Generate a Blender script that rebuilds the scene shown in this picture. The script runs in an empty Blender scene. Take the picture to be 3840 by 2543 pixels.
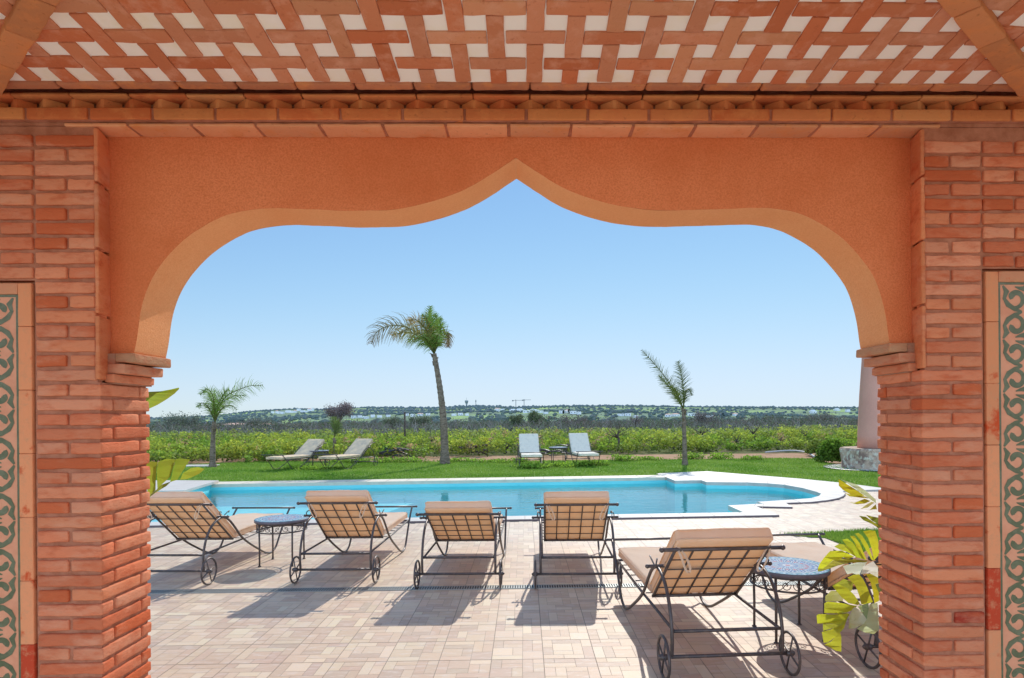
import bpy, math, random
from mathutils import Vector, Matrix, noise, geometry
random.seed(7)
R = random.Random(11)
sc = bpy.context.scene
col = sc.collection
PI = math.pi
# ------------------------------------------------------------------ camera model (for laying the place out)
F, H, PX, PY, YAW, ROLL = 1418., 1.6, 1240., 966.5, .020, .008
cY, sY, cR, sR = math.cos(YAW), math.sin(YAW), math.cos(ROLL), math.sin(ROLL)
def ray(x, y):
    u = (x-PX)/F; v = -(y-PY)/F
    u2 = u*cR+v*sR; v2 = -u*sR+v*cR
    return Vector((sY+cY*u2, cY-sY*u2, v2))
def gp(x, y, z=0.):
    d = ray(x, y); t = (z-H)/d.z; return Vector((d.x*t, d.y*t, z))
def yp(x, y, Y):
    d = ray(x, y); t = Y/d.y; return Vector((d.x*t, Y, H+d.z*t))
# ------------------------------------------------------------------ mesh builder
class MB:
    def __init__(s): s.v = []; s.f = []; s.c = []; s.sm = []
    def add(s, vs, fs, c=None, sm=False):
        o = len(s.v); s.v.extend([tuple(v) for v in vs])
        for f in fs:
            s.f.append(tuple(i+o for i in f)); s.c.append(c); s.sm.append(sm)
    def box(s, x0, x1, y0, y1, z0, z1, c=None, M=None):
        vs = [Vector((x, y, z)) for x in (x0, x1) for y in (y0, y1) for z in (z0, z1)]
        if M: vs = [M @ v for v in vs]
        s.add(vs, [(0,1,3,2),(4,6,7,5),(0,4,5,1),(2,3,7,6),(0,2,6,4),(1,5,7,3)], c)
    def rbox(s, x0, x1, y0, y1, z0, z1, r=.006, c=None, M=None, step=.05, amp=0., freq=14., sm=True):
        # box with rounded edges and slightly uneven faces
        dx, dy, dz = x1-x0, y1-y0, z1-z0
        r = min(r, dx*.45, dy*.45, dz*.45)
        def ax(a, b):
            L = b-a; n = max(1, int(round((L-2*r)/step)))
            return [a, a+r*.45] + [a+r+(L-2*r)*i/n for i in range(n+1)] + [b-r*.45, b]
        A = [ax(x0, x1), ax(y0, y1), ax(z0, z1)]
        n = [len(a)-1 for a in A]; idx = {}; vs = []; fs = []
        lo = Vector((x0+r, y0+r, z0+r)); hi = Vector((x1-r, y1-r, z1-r))
        def vert(i, j, k):
            key = (i, j, k)
            if key in idx: return idx[key]
            p = Vector((A[0][i], A[1][j], A[2][k]))
            q = Vector([min(max(p[t], lo[t]), hi[t]) for t in range(3)])
            d = p-q
            if d.length > 1e-9:
                d.normalize(); p = q+d*r
                if amp:
                    w = (M @ p) if M else p
                    p = p+d*(noise.noise(w*freq)*amp*1.5+noise.noise(w*freq*4.1)*amp*.7)
            idx[key] = len(vs); vs.append(M @ p if M else p); return idx[key]
        for (a, b, c0) in ((0,1,2),(1,2,0),(2,0,1)):
            for e in (0, n[c0]):
                for i in range(n[a]):
                    for j in range(n[b]):
                        q = []
                        for (ii, jj) in ((i,j),(i+1,j),(i+1,j+1),(i,j+1)):
                            k = [0,0,0]; k[a] = ii; k[b] = jj; k[c0] = e
                            q.append(vert(*k))
                        if e == 0: q.reverse()
                        fs.append(tuple(q))
        s.add(vs, fs, c, sm)
    def tube(s, pts, r, n=8, c=None, closed=False, caps=True):
        pts = [Vector(p) for p in pts]; N = len(pts)
        rr = r if isinstance(r, (list, tuple)) else [r]*N
        vs = []; fs = []; up = None
        for i, p in enumerate(pts):
            if closed: t = pts[(i+1) % N]-pts[i-1]
            else: t = pts[min(i+1, N-1)]-pts[max(i-1, 0)]
            if t.length < 1e-9: t = Vector((0,0,1))
            t.normalize()
            if up is None:
                a = Vector((0,0,1)) if abs(t.z) < .9 else Vector((1,0,0))
                up = (a-t*a.dot(t)).normalized()
            else:
                up = up-t*up.dot(t)
                up = up.normalized() if up.length > 1e-6 else Vector((1,0,0))
            b = t.cross(up)
            for k in range(n):
                a = 2*PI*k/n
                vs.append(p+(up*math.cos(a)+b*math.sin(a))*rr[i])
        M_ = N if closed else N-1
        for i in range(M_):
            for k in range(n):
                a = i*n+k; b2 = i*n+(k+1) % n; cc = ((i+1) % N)*n+(k+1) % n; d = ((i+1) % N)*n+k
                fs.append((a, b2, cc, d))
        if caps and not closed:
            fs.append(tuple(range(n-1, -1, -1))); fs.append(tuple(range((N-1)*n, N*n)))
        s.add(vs, fs, c, True)
    def lathe(s, prof, n=24, c=None, cx=0, cy=0, sm=True, M=None):
        vs = []; fs = []
        for (r, z) in prof:
            for k in range(n):
                a = 2*PI*k/n; v = Vector((cx+r*math.cos(a), cy+r*math.sin(a), z)); vs.append(M @ v if M else v)
        for i in range(len(prof)-1):
            for k in range(n):
                fs.append((i*n+k, i*n+(k+1) % n, (i+1)*n+(k+1) % n, (i+1)*n+k))
        fs.append(tuple(range(n-1, -1, -1))); fs.append(tuple(range((len(prof)-1)*n, len(prof)*n)))
        s.add(vs, fs, c, sm)
    def prism(s, poly, z0, z1, c=None, hole=None, bottom=False):
        loops = [[Vector((p[0], p[1], 0)) for p in poly]]
        if hole: loops.append([Vector((p[0], p[1], 0)) for p in hole])
        tris = geometry.tessellate_polygon(loops)
        flat = [p for l in loops for p in l]
        top = [(p.x, p.y, z1) for p in flat]; nf = []
        for t in tris:
            a, b, d = [flat[i] for i in t]
            if (b-a).cross(d-a).z < 0: t = (t[0], t[2], t[1])
            nf.append(tuple(t))
        s.add(top, nf, c)
        if z0 is not None and z0 != z1:
            for l in loops:
                n = len(l); vs = [(p.x, p.y, z1) for p in l]+[(p.x, p.y, z0) for p in l]
                s.add(vs, [(i, (i+1) % n, n+(i+1) % n, n+i) for i in range(n)], c)
            if bottom: s.add([(p.x, p.y, z0) for p in flat], [tuple(reversed(f)) for f in nf], c)
    def build(s, name, mat, parent=None, loc=None):
        me = bpy.data.meshes.new(name); me.from_pydata(s.v, [], s.f)
        if any(s.sm): me.polygons.foreach_set('use_smooth', s.sm)
        if any(c is not None for c in s.c):
            at = me.attributes.new('Col', 'FLOAT_COLOR', 'FACE'); buf = []
            for c in s.c: buf.extend((c[0], c[1], c[2], 1.) if c is not None else (1, 1, 1, 1))
            at.data.foreach_set('color', buf)
        me.update()
        o = bpy.data.objects.new(name, me); col.objects.link(o)
        if mat: me.materials.append(mat)
        if parent: o.parent = parent
        if loc is not None: o.location = loc
        return o
def tag(o, label=None, cat=None, group=None, kind=None):
    if label: o['label'] = label
    if cat: o['category'] = cat
    if group: o['group'] = group
    if kind: o['kind'] = kind
    return o
def empty(name, loc=(0,0,0), rz=0., label=None, cat=None, group=None):
    o = bpy.data.objects.new(name, None); col.objects.link(o); o.location = loc; o.rotation_euler = (0,0,rz)
    o.empty_display_size = .1
    return tag(o, label, cat, group)
def copy_tree(o, parent=None):
    c = o.copy(); col.objects.link(c)
    if parent: c.parent = parent
    for ch in [x for x in o.children]: copy_tree(ch, c)
    return c
def spline(P, n=6, closed=False):
    P = [Vector(p) for p in P]; out = []; N = len(P)
    for i in range(N if closed else N-1):
        if closed: a, b, c, d = P[i-1], P[i], P[(i+1) % N], P[(i+2) % N]
        else: a, b, c, d = P[max(i-1, 0)], P[i], P[i+1], P[min(i+2, N-1)]
        for k in range(n):
            t = k/n
            out.append(.5*((2*b)+(c-a)*t+(2*a-5*b+4*c-d)*t*t+(3*b-a-3*c+d)*t**3))
    if not closed: out.append(P[-1])
    return out
def jit(c, a, r=R): 
    k = 1+r.uniform(-a, a); return (c[0]*k, c[1]*k, c[2]*k)
def mix(a, b, t): return tuple(a[i]*(1-t)+b[i]*t for i in range(3))
# ------------------------------------------------------------------ materials
def mat(name, base=(.5,.5,.5), rough=.7, attr=False, n1=None, n2=None, bump=0., bscale=60., metal=0., trans=0.,
        spec=.5, tint=None, detail=6., stretch=None, obj=True, transcol=None):
    """n1=(scale, colour, lo, hi): noise patches of a second colour; n2 the same again"""
    m = bpy.data.materials.new(name); m.use_nodes = True
    nt = m.node_tree; N = nt.nodes; L = nt.links; N.clear()
    out = N.new('ShaderNodeOutputMaterial'); p = N.new('ShaderNodeBsdfPrincipled')
    L.new(p.outputs[0], out.inputs[0])
    p.inputs['Roughness'].default_value = rough; p.inputs['Metallic'].default_value = metal
    p.inputs['Specular IOR Level'].default_value = spec
    tc = N.new('ShaderNodeTexCoord'); vec = tc.outputs['Object']
    if stretch:
        mp = N.new('ShaderNodeMapping'); mp.inputs['Scale'].default_value = stretch
        L.new(vec, mp.inputs[0]); vec = mp.outputs[0]
    if attr:
        a = N.new('ShaderNodeAttribute'); a.attribute_name = 'Col'; cur = a.outputs['Color']
    else:
        rgb = N.new('ShaderNodeRGB'); rgb.outputs[0].default_value = (*base, 1); cur = rgb.outputs[0]
    for nn in (n1, n2):
        if not nn: continue
        sc_, c_, lo, hi = nn[:4]
        t = N.new('ShaderNodeTexNoise'); t.inputs['Scale'].default_value = sc_; t.inputs['Detail'].default_value = detail
        t.inputs['Roughness'].default_value = .62
        L.new(vec, t.inputs['Vector'])
        mr = N.new('ShaderNodeMapRange'); mr.inputs[1].default_value = lo; mr.inputs[2].default_value = hi
        L.new(t.outputs['Fac'], mr.inputs[0])
        mx = N.new('ShaderNodeMix'); mx.data_type = 'RGBA'
        if len(nn) > 4: mx.blend_type = nn[4]
        L.new(mr.outputs[0], mx.inputs[0]); L.new(cur, mx.inputs[6]); mx.inputs[7].default_value = (*c_, 1)
        cur = mx.outputs[2]
    L.new(cur, p.inputs['Base Color'])
    if bump:
        t = N.new('ShaderNodeTexNoise'); t.inputs['Scale'].default_value = bscale; t.inputs['Detail'].default_value = 8
        t.inputs['Roughness'].default_value = .65
        L.new(vec, t.inputs['Vector'])
        b = N.new('ShaderNodeBump'); b.inputs['Strength'].default_value = 1.; b.inputs['Distance'].default_value = bump
        L.new(t.outputs['Fac'], b.inputs['Height']); L.new(b.outputs[0], p.inputs['Normal'])
    if trans:
        tr = N.new('ShaderNodeBsdfTranslucent'); ms = N.new('ShaderNodeMixShader'); ms.inputs[0].default_value = trans
        if transcol:
            mm = N.new('ShaderNodeMix'); mm.data_type = 'RGBA'; mm.blend_type = 'MULTIPLY'; mm.inputs[0].default_value = 1
            L.new(cur, mm.inputs[6]); mm.inputs[7].default_value = (*transcol, 1); L.new(mm.outputs[2], tr.inputs[0])
        else: L.new(cur, tr.inputs[0])
        L.new(p.outputs[0], ms.inputs[1]); L.new(tr.outputs[0], ms.inputs[2]); L.new(ms.outputs[0], out.inputs[0])
    return m
PALE = (.66,.36,.25)
m_brick = mat('brick', attr=True, rough=.9, n1=(6., (.72,.30,.165), .50, .72), n2=(17., (.54,.095,.03), .50, .80), bump=.006, bscale=60., spec=.2, stretch=(.6,.6,1.5))
m_mortar = mat('mortar', (.52,.205,.115), .95, n1=(14., (.36,.12,.06), .4, .7), bump=.003, bscale=90., spec=.1)
m_plaster = mat('plaster', (.86,.27,.11), .95, n1=(1.4, (.70,.18,.06), .36, .68), n2=(130., (.62,.15,.045), .40, .80), bump=.0042, bscale=130., spec=.1)
m_corn = mat('cornice_brick', attr=True, rough=.9, n1=(11., (.74,.26,.08), .48, .75), n2=(50., (.24,.06,.02), .60, .88), bump=.003, bscale=80., spec=.2)
m_latt = mat('lattice_brick', attr=True, rough=.9, n1=(12., (.74,.36,.22), .5, .8), n2=(46., (.4,.10,.04), .58, .9), bump=.003, bscale=80., spec=.2)
m_white = mat('white_panel', (.95,.86,.73), .8, n1=(3., (.90,.78,.56), .52, .72), spec=.2)
m_frame = mat('terracotta_frame', attr=True, rough=.85, n1=(8., (.62,.08,.02), .58, .66), n2=(40., (.66,.28,.13), .5, .8), bump=.002, bscale=60., spec=.2)
m_tilebase = mat('terracotta_tile', (.76,.30,.15), .6, n1=(20., (.66,.22,.1), .4, .8))
m_tilegreen = mat('green_glaze', (.115,.115,.045), .5, n1=(14., (.20,.19,.10), .45, .75), n2=(60., (.07,.08,.025), .5, .8))
m_iron = mat('wrought_iron', (.095,.080,.078), .40, n1=(30., (.19,.14,.11), .5, .75), metal=.35, bump=.0006, bscale=120.)
m_cush = mat('cushion_cloth', (.88,.77,.62), .9, n1=(5., (.84,.69,.52), .35, .75), n2=(2.2, (.88,.77,.61), .4, .7), bump=.014, bscale=4.5, trans=.45, transcol=(1.,.77,.54), spec=.15)
m_cushtan = mat('cushion_cloth_taupe', (.88,.66,.42), .9, n1=(5., (.5,.42,.33), .35, .75), bump=.008, bscale=6., trans=.1, spec=.15)
m_cushwhite = mat('cushion_cloth_faded', (.88,.80,.66), .9, n1=(9., (.70,.64,.54), .5, .8), bump=.02, bscale=6., trans=.12, spec=.15)
m_mosaic = mat('mosaic', attr=True, rough=.25, n1=(120., (.35,.33,.34), .62, .85))
m_pave = mat('terrace_tile', attr=True, rough=.55, n1=(9., (.64,.55,.47), .5, .8), n2=(34., (.40,.30,.25), .60, .9), stretch=(1, 3, 1), bump=.0006, bscale=50., spec=.35)
m_grout = mat('grout', (.33,.27,.22), .9)
m_coping = mat('coping_stone', (.57,.52,.46), .6, n1=(3., (.50,.44,.38), .4, .7), n2=(30., (.42,.36,.31), .56, .8), bump=.0006, bscale=60.)
m_copeshade = mat('coping_shade_strip', (.20,.15,.15), .8, n1=(20., (.15,.11,.11), .4, .8))
m_pool = mat('pool_tile', (.22,.74,.74), .5, n1=(1.1, (.16,.67,.70), .35, .7))
m_grate = mat('grate_metal', (.30,.32,.31), .45, metal=.4)
m_dark = mat('channel_dark', (.03,.03,.03), .9)
m_lawn = mat('lawn_turf', (.13,.235,.035), .95, n1=(.5, (.20,.29,.06), .38, .66), n2=(9., (.07,.14,.015), .52, .8), bump=.03, bscale=25., spec=.1)
m_grassb = mat('grass_blade', attr=True, rough=.8, trans=.4, spec=.2)
m_leaf = mat('leaf', attr=True, rough=.7, trans=.42, spec=.25)
m_leafd = mat('leaf_dull', attr=True, rough=.9, trans=.25, spec=.1)
m_palm = mat('palm_leaf', attr=True, rough=.6, trans=.3, spec=.4)
m_ban = mat('broad_leaf', attr=True, rough=.45, n1=(4., (.38,.36,.03), .45, .75), n2=(30., (.2,.26,.03), .6, .9), bump=.004, bscale=25., trans=.5, spec=.4, stretch=(1,1,1))
m_bark = mat('palm_bark', (.27,.205,.155), .95, n1=(7., (.13,.095,.07), .42, .64), n2=(34., (.42,.34,.27), .55, .75), bump=.02, bscale=30., stretch=(1,1,2.5), spec=.1)
m_wood = mat('dead_wood', (.10,.075,.06), .95, n1=(8., (.22,.19,.17), .5, .7), bump=.01, bscale=25., spec=.1)
m_twig = mat('twig', attr=True, rough=.95, spec=.1)
m_dirt = mat('bare_soil', (.44,.265,.155), .95, n1=(1.3, (.36,.20,.11), .4, .7), n2=(12., (.52,.36,.24), .55, .8), bump=.05, bscale=9., spec=.1)
m_field = mat('field_soil', (.10,.12,.035), .95, n1=(.5, (.16,.12,.07), .45, .7), bump=.05, bscale=6., spec=.05)
m_hill = mat('hill_land', (.20,.26,.17), 1., n1=(.008, (.34,.46,.18), .50, .58), n2=(.035, (.22,.29,.23), .48, .62), spec=0.)
m_htree = mat('far_tree', attr=True, rough=1., spec=0.)
m_sea = mat('sea_water', (.25,.38,.5), .5)
m_hwall = mat('white_render', (.88,.88,.90), .9, n1=(2., (.8,.8,.82), .4, .8))
m_hroof = mat('clay_roof', (.66,.40,.30), .9, n1=(1., (.7,.48,.38), .4, .8))
m_hwin = mat('dark_window', (.10,.13,.17), .3)
m_pink = mat('pink_render', (.74,.38,.29), .9, n1=(1.2, (.64,.31,.24), .35, .75), n2=(60., (.5,.3,.25), .5, .8), bump=.004, bscale=70., spec=.1)
m_stone = mat('rough_stone', (.60,.44,.32), .95, n1=(3.2, (.30,.20,.16), .46, .58), n2=(7., (.70,.64,.50), .52, .62), bump=.05, bscale=7., spec=.1)
m_gravel = mat('white_gravel', (.62,.60,.57), .95, n1=(60., (.3,.3,.3), .5, .7), bump=.03, bscale=60.)
m_black = mat('black_pipe', (.03,.03,.035), .4)
m_hose = mat('grey_hose', (.42,.42,.42), .6)
m_crane = mat('crane_steel', (.16,.18,.2), .7)
m_conc = mat('tower_concrete', (.26,.31,.33), .9, n1=(.05, (.2,.24,.26), .4, .7))
def water_mat():
    m = bpy.data.materials.new('pool_water'); m.use_nodes = True; nt = m.node_tree; N = nt.nodes; L = nt.links; N.clear()
    out = N.new('ShaderNodeOutputMaterial'); ms = N.new('ShaderNodeMixShader'); fr = N.new('ShaderNodeFresnel')
    fr.inputs['IOR'].default_value = 1.25
    tr = N.new('ShaderNodeBsdfTransparent'); tr.inputs[0].default_value = (.80,.96,.985,1)
    gl = N.new('ShaderNodeBsdfGlossy'); gl.inputs['Roughness'].default_value = .03; gl.inputs[0].default_value = (.93,.99,1,1)
    tc = N.new('ShaderNodeTexCoord'); mp = N.new('ShaderNodeMapping'); mp.inputs['Scale'].default_value = (1., 1.7, 1)
    L.new(tc.outputs['Object'], mp.inputs[0])
    n1 = N.new('ShaderNodeTexNoise'); n1.inputs['Scale'].default_value = 3.2; n1.inputs['Detail'].default_value = 3
    L.new(mp.outputs[0], n1.inputs['Vector'])
    b = N.new('ShaderNodeBump'); b.inputs['Distance'].default_value = .0075; b.inputs['Strength'].default_value = 1.
    L.new(n1.outputs['Fac'], b.inputs['Height']); L.new(b.outputs[0], gl.inputs['Normal']); L.new(b.outputs[0], fr.inputs['Normal'])
    L.new(fr.outputs[0], ms.inputs[0]); L.new(tr.outputs[0], ms.inputs[1]); L.new(gl.outputs[0], ms.inputs[2])
    L.new(ms.outputs[0], out.inputs[0]); return m
m_water = water_mat()

# ================================================================== THE PAVILION
pav = empty('pavilion', (0, 2.6, 0), 0, 'terracotta brick pavilion framing the view with a cusped plaster arch and basket weave ceiling', 'pavilion')
PL = Vector((0, -2.6, 0))
def part(mb, name, m, parent=pav, label=None):
    # vertices are given in world coordinates; shift to the parent's frame
    o = mb.build(name, m, parent)
    w = Vector((0,0,0)); q = parent
    while q: w += q.location; q = q.parent
    o.location = -w
    if label: o['label'] = label
    return o
CO = .0605
BR = [(.69,.20,.09),(.64,.165,.07),(.71,.24,.115),(.60,.13,.045),(.70,.225,.10),(.65,.18,.08),(.73,.27,.14)]
def bcol(z=1.5):
    c = R.choice(BR)
    if R.random() < .003: c = (.42,.045,.02)
    return jit(c, .10)
XR0 = 2.6
def pillar(side, E, ft, zcap):
    """side -1 left / +1 right; E edge of the opening (abs), ft z of top of the tile-panel frame, zcap underside of the capital"""
    root = empty('brick_pillar', (side*E, 2.6, 0)); root.parent = pav; root.location = (side*E, 0, 0)
    mb = MB(); mo = MB()
    def bx(a, b, y0, y1, z0, z1, m=mb):
        xa, xb = (side*a, side*b); xa, xb = min(xa, xb), max(xa, xb)
        j = R.uniform(-.0015, .0015)
        m.rbox(xa+R.uniform(-.002,.002), xb+R.uniform(-.002,.002), y0+(j if y0 < 2.6 else 0), y1, z0+R.uniform(-.002,.002), z1+R.uniform(-.002,.002), .007, (.42,.03,.012) if (side < 0 and abs(z0-1.915) < .03 and a > E+.12 and b < E+.27) else bcol(z0), amp=.0030, step=.026)
    k = int((ft+.02)/CO)+1; rows = []
    z = ft
    while z > -.02: z -= CO
    zz = z; i = 0
    while zz < 2.80:
        z0, z1 = zz+.007, zz+CO-.0065
        if z1 > 2.812: break
        low = z1 < zcap+.01; g = .0055
        e0 = E if low else E+.020
        if i % 2 == 0:
            bx(e0, E+.262, 2.56, 2.635, z0, z1)
            if low: bx(E, E+.05, 2.648, 2.893, z0, z1)
        else:
            bx(e0, E+.126, 2.56, 2.815 if low else 2.63, z0, z1); bx(E+.138, E+.262, 2.56, 2.62, z0, z1)
            if low: bx(E, E+.05, 2.827, 2.893, z0, z1)
        if zz > ft-.01:
            x = E+.274+(0 if i % 2 else 0)
            first = True
            while x < XR0+.4:
                w = .262 if not (first and i % 2 == 0) else .262
                if first and i % 2: w = .262
                if first and i % 2 == 0: w = .13
                bx(x, x+w, 2.56, 2.62, z0, z1); x += w+.012; first = False
        else:
            x = E+.71+(.13 if i % 2 else 0)
            while x < XR0+.4: bx(x, x+.262, 2.56, 2.62, z0, z1); x += .274
        zz += CO; i += 1
    # mortar bed, recessed
    def mbx(a, b, y0, y1, z0, z1):
        xa, xb = sorted((side*a, side*b)); mo.box(xa, xb, y0, y1, z0, z1)
    mbx(E+.011, E+.272, 2.572, 2.882, -.05, zcap)
    mbx(E+.020, E+.272, 2.572, 2.60, zcap, 2.82); mbx(E+.045, E+.272, 2.60, 2.886, zcap, 2.82)
    mbx(E+.272, XR0+.5, 2.572, 2.882, ft, 2.82)
    mbx(E+.272, XR0+.5, 2.600, 2.886, -.05, ft)
    part(mb, 'brickwork', m_brick, root); part(mo, 'mortar', m_mortar, root)
    # trim bricks standing around the recess of the arch
    tb = MB(); z = zcap+.012
    while z < 2.80:
        h = min(.262, 2.806-z)
        if h < .03: break
        xa, xb = sorted((side*(E-.001), side*(E+.017)))
        tb.rbox(xa, xb, 2.553, 2.672, z, z+h, .007, jit((.68,.22,.09), .12), Matrix(((1,side*.22,0,-side*.22*2.553),(0,1,0,0),(0,0,1,0),(0,0,0,1))), amp=.0025, step=.04); z += h+.010
    part(tb, 'edge_trim', m_brick, root)
    # frame of the tile panel and the panel itself
    fr = MB(); a, b = E+.281, E+.336
    z = -.04
    while z < ft-.012-.055:
        h = min(.262 if z > 0 else .2, ft-.012-z)
        redf = (side > 0 and .62 < z+h/2 < 1.06) or (side < 0 and .5 < z+h/2 < .75)
        xa, xb = sorted((side*a, side*b)); fr.rbox(xa, xb, 2.563, 2.60, z, z+h-.001, .004, (.55,.06,.02) if redf else jit((.78,.28,.12), .08), amp=.001); z += h
    xa, xb = sorted((side*(b+.001), side*(b+.365))); fr.rbox(xa, xb, 2.5635, 2.60, ft-.058, ft-.012, .004, jit((.60,.24,.12), .08), amp=.001)
    xa, xb = sorted((side*(b+.303), side*(b+.362))); fr.rbox(xa, xb, 2.563, 2.60, -.03, ft-.059, .004, (.78,.28,.12), amp=.001)
    part(fr, 'panel_frame', m_frame, root)
    pn = MB(); gr = MB(); x0, x1 = E+.3365, E+.3365+.30; zt = ft-.0585
    xa, xb = sorted((side*x0, side*x1)); pn.box(xa, xb, 2.572, 2.599, -.03, zt)
    yy = 2.5706; cnt_ = [0]
    def ribbon(P, W):
        P = [Vector(p) for p in P]; vs = []; n = len(P); cnt_[0] += 1; yy = 2.5712-.00004*(cnt_[0] % 12)
        for i, p in enumerate(P):
            t = (P[min(i+1, n-1)]-P[max(i-1, 0)]); t = Vector((t.x, t.y)).normalized() if t.length else Vector((1, 0))
            w = W[i]/2
            for sgn in (1, -1): vs.append((side*(p.x-t.y*w*sgn), yy, p.y+t.x*w*sgn))
        gr.add(vs, [(2*i, 2*i+1, 2*i+3, 2*i+2) for i in range(n-1)])
    def gbox(a, b, z0, z1):
        xa, xb = sorted((side*a, side*b)); gr.add([(xa,yy-.0003,z0),(xb,yy-.0003,z0),(xb,yy-.0003,z1),(xa,yy-.0003,z1)], [(0,1,2,3)])
    gbox(x0, x0+.012, -.03, zt); gbox(x0+.012, x1, zt-.010, zt)
    P_ = .115; z = zt-.014; row = 0
    while z > 0:
        for cxi in range(2):
            ox = x0+.016+cxi*P_; fx = -1 if (row) % 2 else 1; mir = 1 if cxi == 0 else -1
            c = Vector((ox+.060, z-.055))
            def T(px, pz): return (c.x+mir*px, c.y+fx*pz*1.0)
            pts = []; W = []
            for q in range(30):   # spiral scroll
                t = q/29; a = -2.3+t*5.6; r = .043*(1-t*.62)
                pts.append(T(r*math.cos(a)+.002, r*math.sin(a))); W.append(.013+.016*t if t < .85 else .029*(1-(t-.85)*3.5))
            ribbon([(p[0], p[1]) for p in pts], W)
            ribbon([T(-.052,.055), T(-.036,.030), T(-.046,.0), T(-.030,-.026), T(0,-.046), T(.03,-.057)], [.008,.024,.015,.022,.018,.008])
            ribbon([T(.055,.056), T(.040,.040), T(.020,.044), T(.0,.050)], [.022,.024,.014,.004])
            ribbon([T(.056,-.02), T(.046,-.035), T(.05,-.056)], [.012,.012,.004])
        z -= P_; row += 1
    part(pn, 'tile_panel', m_tilebase, root); 
    g = part(gr, 'scroll_pattern', m_tilegreen, root)
    # capital: stepped courses that carry the arch
    cp = MB()
    for (pr, z0, z1, yf, cc) in ((.090, zcap+.128-.040, zcap+.128, 2.637, (.50,.25,.13)), (.056, zcap+.042, zcap+.083, 2.625, (.62,.26,.14)), (.020, zcap+.003, zcap+.038, 2.612, (.66,.23,.11))):
        xa, xb = sorted((side*(E-pr), side*(E+.02)))
        cp.rbox(xa, xb, yf, 2.893+pr*.15+.004, z0, z1, .006, jit(cc, .06), amp=.002, step=.04)
    xa, xb = sorted((side*(E-.012), side*(E+.02))); cp.box(xa, xb, 2.63, 2.888, zcap-.002, zcap+.126, (.40,.20,.12))
    part(cp, 'capital', m_brick, root)
    return root
pillar(-1, 1.742, 2.184, 1.761)
pillar(1, 1.683, 2.220, 1.787)

# plaster wall with the cusped arch (half curve, mirrored)
HC = [(1.640,1.889),(1.628,1.95),(1.613,2.06),(1.590,2.145),(1.560,2.215),(1.516,2.282),(1.455,2.350),(1.385,2.408),(1.300,2.458),(1.215,2.492),(1.130,2.506),(1.04,2.510),(.93,2.507),(.80,2.502),(.68,2.500),(.56,2.504),(.46,2.516),(.36,2.540),(.26,2.575),(.18,2.613),(.10,2.660),(.045,2.698),(0,2.729)]
hc = [Vector((a, b, 0)) for a, b in HC]; hs = spline(hc, 5)
CXA = -.026
left = [(CXA-p.x, p.y) for p in hs]; right = [(CXA+p.x, p.y) for p in reversed(hs)][1:]
curve = left+right
zl, zr = 1.889, 1.915
mb = MB(); Y0, Y1 = 2.66, 2.893; ZT = 2.86
curve = [(x+noise.noise(Vector((x*7, z*7, 2)))*.003, z+noise.noise(Vector((x*7, z*7, 5)))*.003+noise.noise(Vector((x*30, z*30, 5)))*.0012) for x, z in curve]
pts = [(-1.80, zl)]+curve+[(1.740, zr)]
n = len(pts); vs = []
for (x, z) in pts: vs += [(x, Y0, z), (x, Y0, ZT), (x, Y1, z), (x, Y1, ZT)]
fs = []
for i in range(n-1):
    a, b = 4*i, 4*(i+1)
    fs += [(a, b, b+1, a+1), (a+2, a+3, b+3, b+2)]
mb.add(vs, fs)
part(mb, 'arch_wall', m_plaster)
mb = MB(); vs = []; NS = 6
for (x, z) in pts:
    for k in range(NS+1): vs.append((x, Y0+(Y1-Y0)*k/NS, z+noise.noise(Vector((x*9, k*.4, z*9)))*.0015))
fs = []
for i in range(n-1):
    for k in range(NS): fs.append((i*(NS+1)+k, i*(NS+1)+k+1, (i+1)*(NS+1)+k+1, (i+1)*(NS+1)+k))
mb.add(vs, fs, None, True)
part(mb, 'arch_soffit', mat('plaster_soffit_lit', (.91,.42,.19), .95, n1=(3., (.87,.36,.15), .35, .7), n2=(130., (.76,.28,.09), .40, .85), bump=.004, bscale=130., spec=.1))  # paler than the wall plaster: bounced light on the reveal is in the colour

# cornice: trim row, stretcher course, sawtooth course, top course
CB = [(.66,.225,.07),(.62,.18,.055),(.68,.26,.09),(.60,.15,.045),(.66,.21,.07)]
def ccol(): return jit(R.choice(CB), .10)
def course(mb, x0, x1, w, y0, y1, z0, z1, g=.012, r=.005, off=0., cf=ccol):
    x = x0-off
    while x < x1:
        mb.rbox(x, x+w-g, y0+R.uniform(-.0015,.0015), y1, z0, z1, r, cf(), amp=.002, step=.035); x += w
mb = MB(); course(mb, -1.742, 1.69, .262, 2.560, 2.672, 2.817, 2.829, off=.14, g=.013, r=.004, cf=lambda: jit((.76,.32,.15), .12)); o = part(mb, 'trim_course', m_corn)
mb = MB(); course(mb, -3., 3., .2555, 2.538, 2.61, 2.836, 2.882, off=.04, g=.012); part(mb, 'stretcher_course', m_corn)
mb = MB()
x = -3.
while x < 3.:
    hx = .0535; c = ccol()
    vs = [(x-hx,2.588,2.8845),(x-.006,2.545,2.8845),(x+.006,2.545,2.8845),(x+hx,2.588,2.8845)]
    vs += [(a,b,2.9205) for a,b,_ in vs]
    mb.add(vs, [(0,1,5,4),(1,2,6,5),(2,3,7,6),(0,3,2,1),(4,5,6,7)], c)
    x += .1168
part(mb, 'sawtooth_course', m_corn)
mb = MB(); course(mb, -3., 3., .2336, 2.522, 2.61, 2.9215, 2.9345, off=.0, g=.004); part(mb, 'top_course', m_corn)
mb = MB()
mb.box(-3.05, 3.05, 2.567, 2.90, 2.8212, 2.8342); mb.box(-3.05, 3.05, 2.548, 2.90, 2.8344, 2.8835); mb.box(-3.05, 3.05, 2.598, 2.90, 2.884, 3.30)
part(mb, 'cornice_mortar', m_mortar)

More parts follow.
